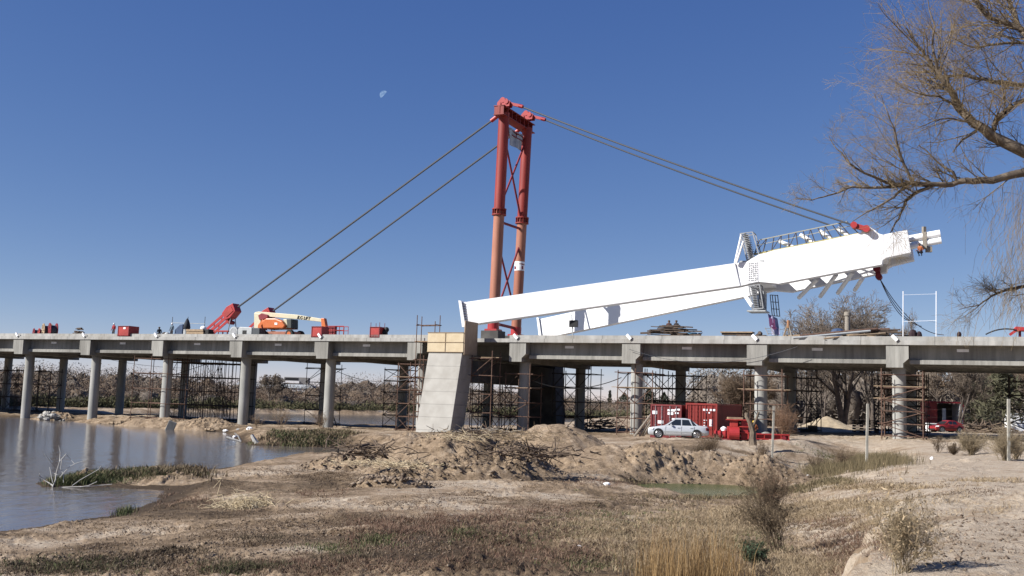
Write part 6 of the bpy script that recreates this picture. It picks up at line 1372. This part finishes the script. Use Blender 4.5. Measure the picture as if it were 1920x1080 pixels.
shrub('tall dark brown feathery weed leaning left at the pond end, the largest of the weeds',1462,1045,None,1.75,20,1,DKW,.18,.007,(-.30,.1),leaf=im('weed_seed',(.09,.065,.04),(.20,.145,.09)),leafn=2600,leafs=.016)
shrub('reddish brown plumed weed standing behind the tall dark one',1448,965,None,1.5,20,2,MDW,.16,.006,(-.05,0),leaf=im('plume',(.20,.12,.075),(.32,.21,.14)),leafn=3600,leafs=.02)
shrub('tan spiky dry weed on the edge of the sandy bluff at the bottom right',1690,1085,None,.75,22,3,TNW,.3,.005,(.12,0),leaf=TANG,leafn=2500,leafs=.012)
shrub('dark green leafy bush below the tall dark weed',1415,1062,None,.45,18,4,DKW,.5,.005,leaf=DGRN,leafn=3500,leafs=.018,name='leafy_bush',cat='bush')
for k,(px,py,h,lb,mt_,n,sp) in enumerate(((655,1032,.95,'pair of thin bare saplings standing on the mud right of the reed heap',RDW,3,.06),(1276,1010,1.3,'single thin dark stem rising left of the pond grass',DKW,1,.03),(1235,1070,.9,'thin reddish stem among the bottom reeds',RDW,2,.05),(1340,1065,.9,'bent tan stem right of the bottom reeds',TNW,3,.25),(1400,960,.8,'arching pale stalks in front of the green pond',TNW,12,.45),(1310,985,.8,'arching reddish stalks left of the pale ones before the pond',MDW,10,.4),(1550,1040,.9,'sparse brown stalks between the dark weed and the sandy bluff',MDW,5,.2),(450,885,.4,'small dry sprig on the shore above the reed heap',DKW,3,.2),(960,985,.35,'thin sprig among the red weeds',RDW,3,.2),(200,1075,.5,'dark dry sprig at the bottom left corner',DKW,4,.3),(165,955,.4,'thin sprig at the edge of the near inlet',RDW,3,.2))):
    shrub(lb,px,py,None,h,n,20+k,mt_,sp,.0045,name='dry_plant',cat='plant',P=dict(SHP,kids=[5,3,0]))
for k,(px,Y,h,n,lb,mt_) in enumerate(((1335,62,1.4,26,'brown dry bush in front of the car boot',MDW),(1318,60,.9,18,'smaller dark bush left of the brown dry bush',DKW),(1474,77,2.4,30,'russet bush between the grey post and the dark rear column',mat('russet_twig',(.26,.15,.09),(.38,.24,.15),scale=3,rough=.9)),(1532,62,1.2,8,'leafless sprig with a few leaves near the ditch',DKW),(1583,63,1.2,20,'dry shrub left of the middle fence post',MDW),(1432,66,1.1,14,'dry shrub right of the forked stump',MDW),(1822,58,1.3,60,'big tan tumbled brush heap before the red car',TNW),(1790,58,.6,30,'grey brush heap left of the tan one',DKW),(1884,50.5,1.6,40,'tan dry grass clump at the foot of the right fence post',TNW),(1760,60,1.0,8,'sparse dark sprig near the sandy track',DKW),(1905,52,1.3,25,'dry clump right of the right fence post',TNW),(540,104,2.2,12,'thin bare shrub on the shore in front of the river',MDW),(615,100,2.0,12,'thin bare shrub left of the middle front column',MDW),(495,100,1.6,10,'thin bare shrub at the left of the grassy shore',MDW))):
    shrub(lb,px,None,Y,h,n,50+k,mt_,.5 if 'heap' in lb else .3,.014)
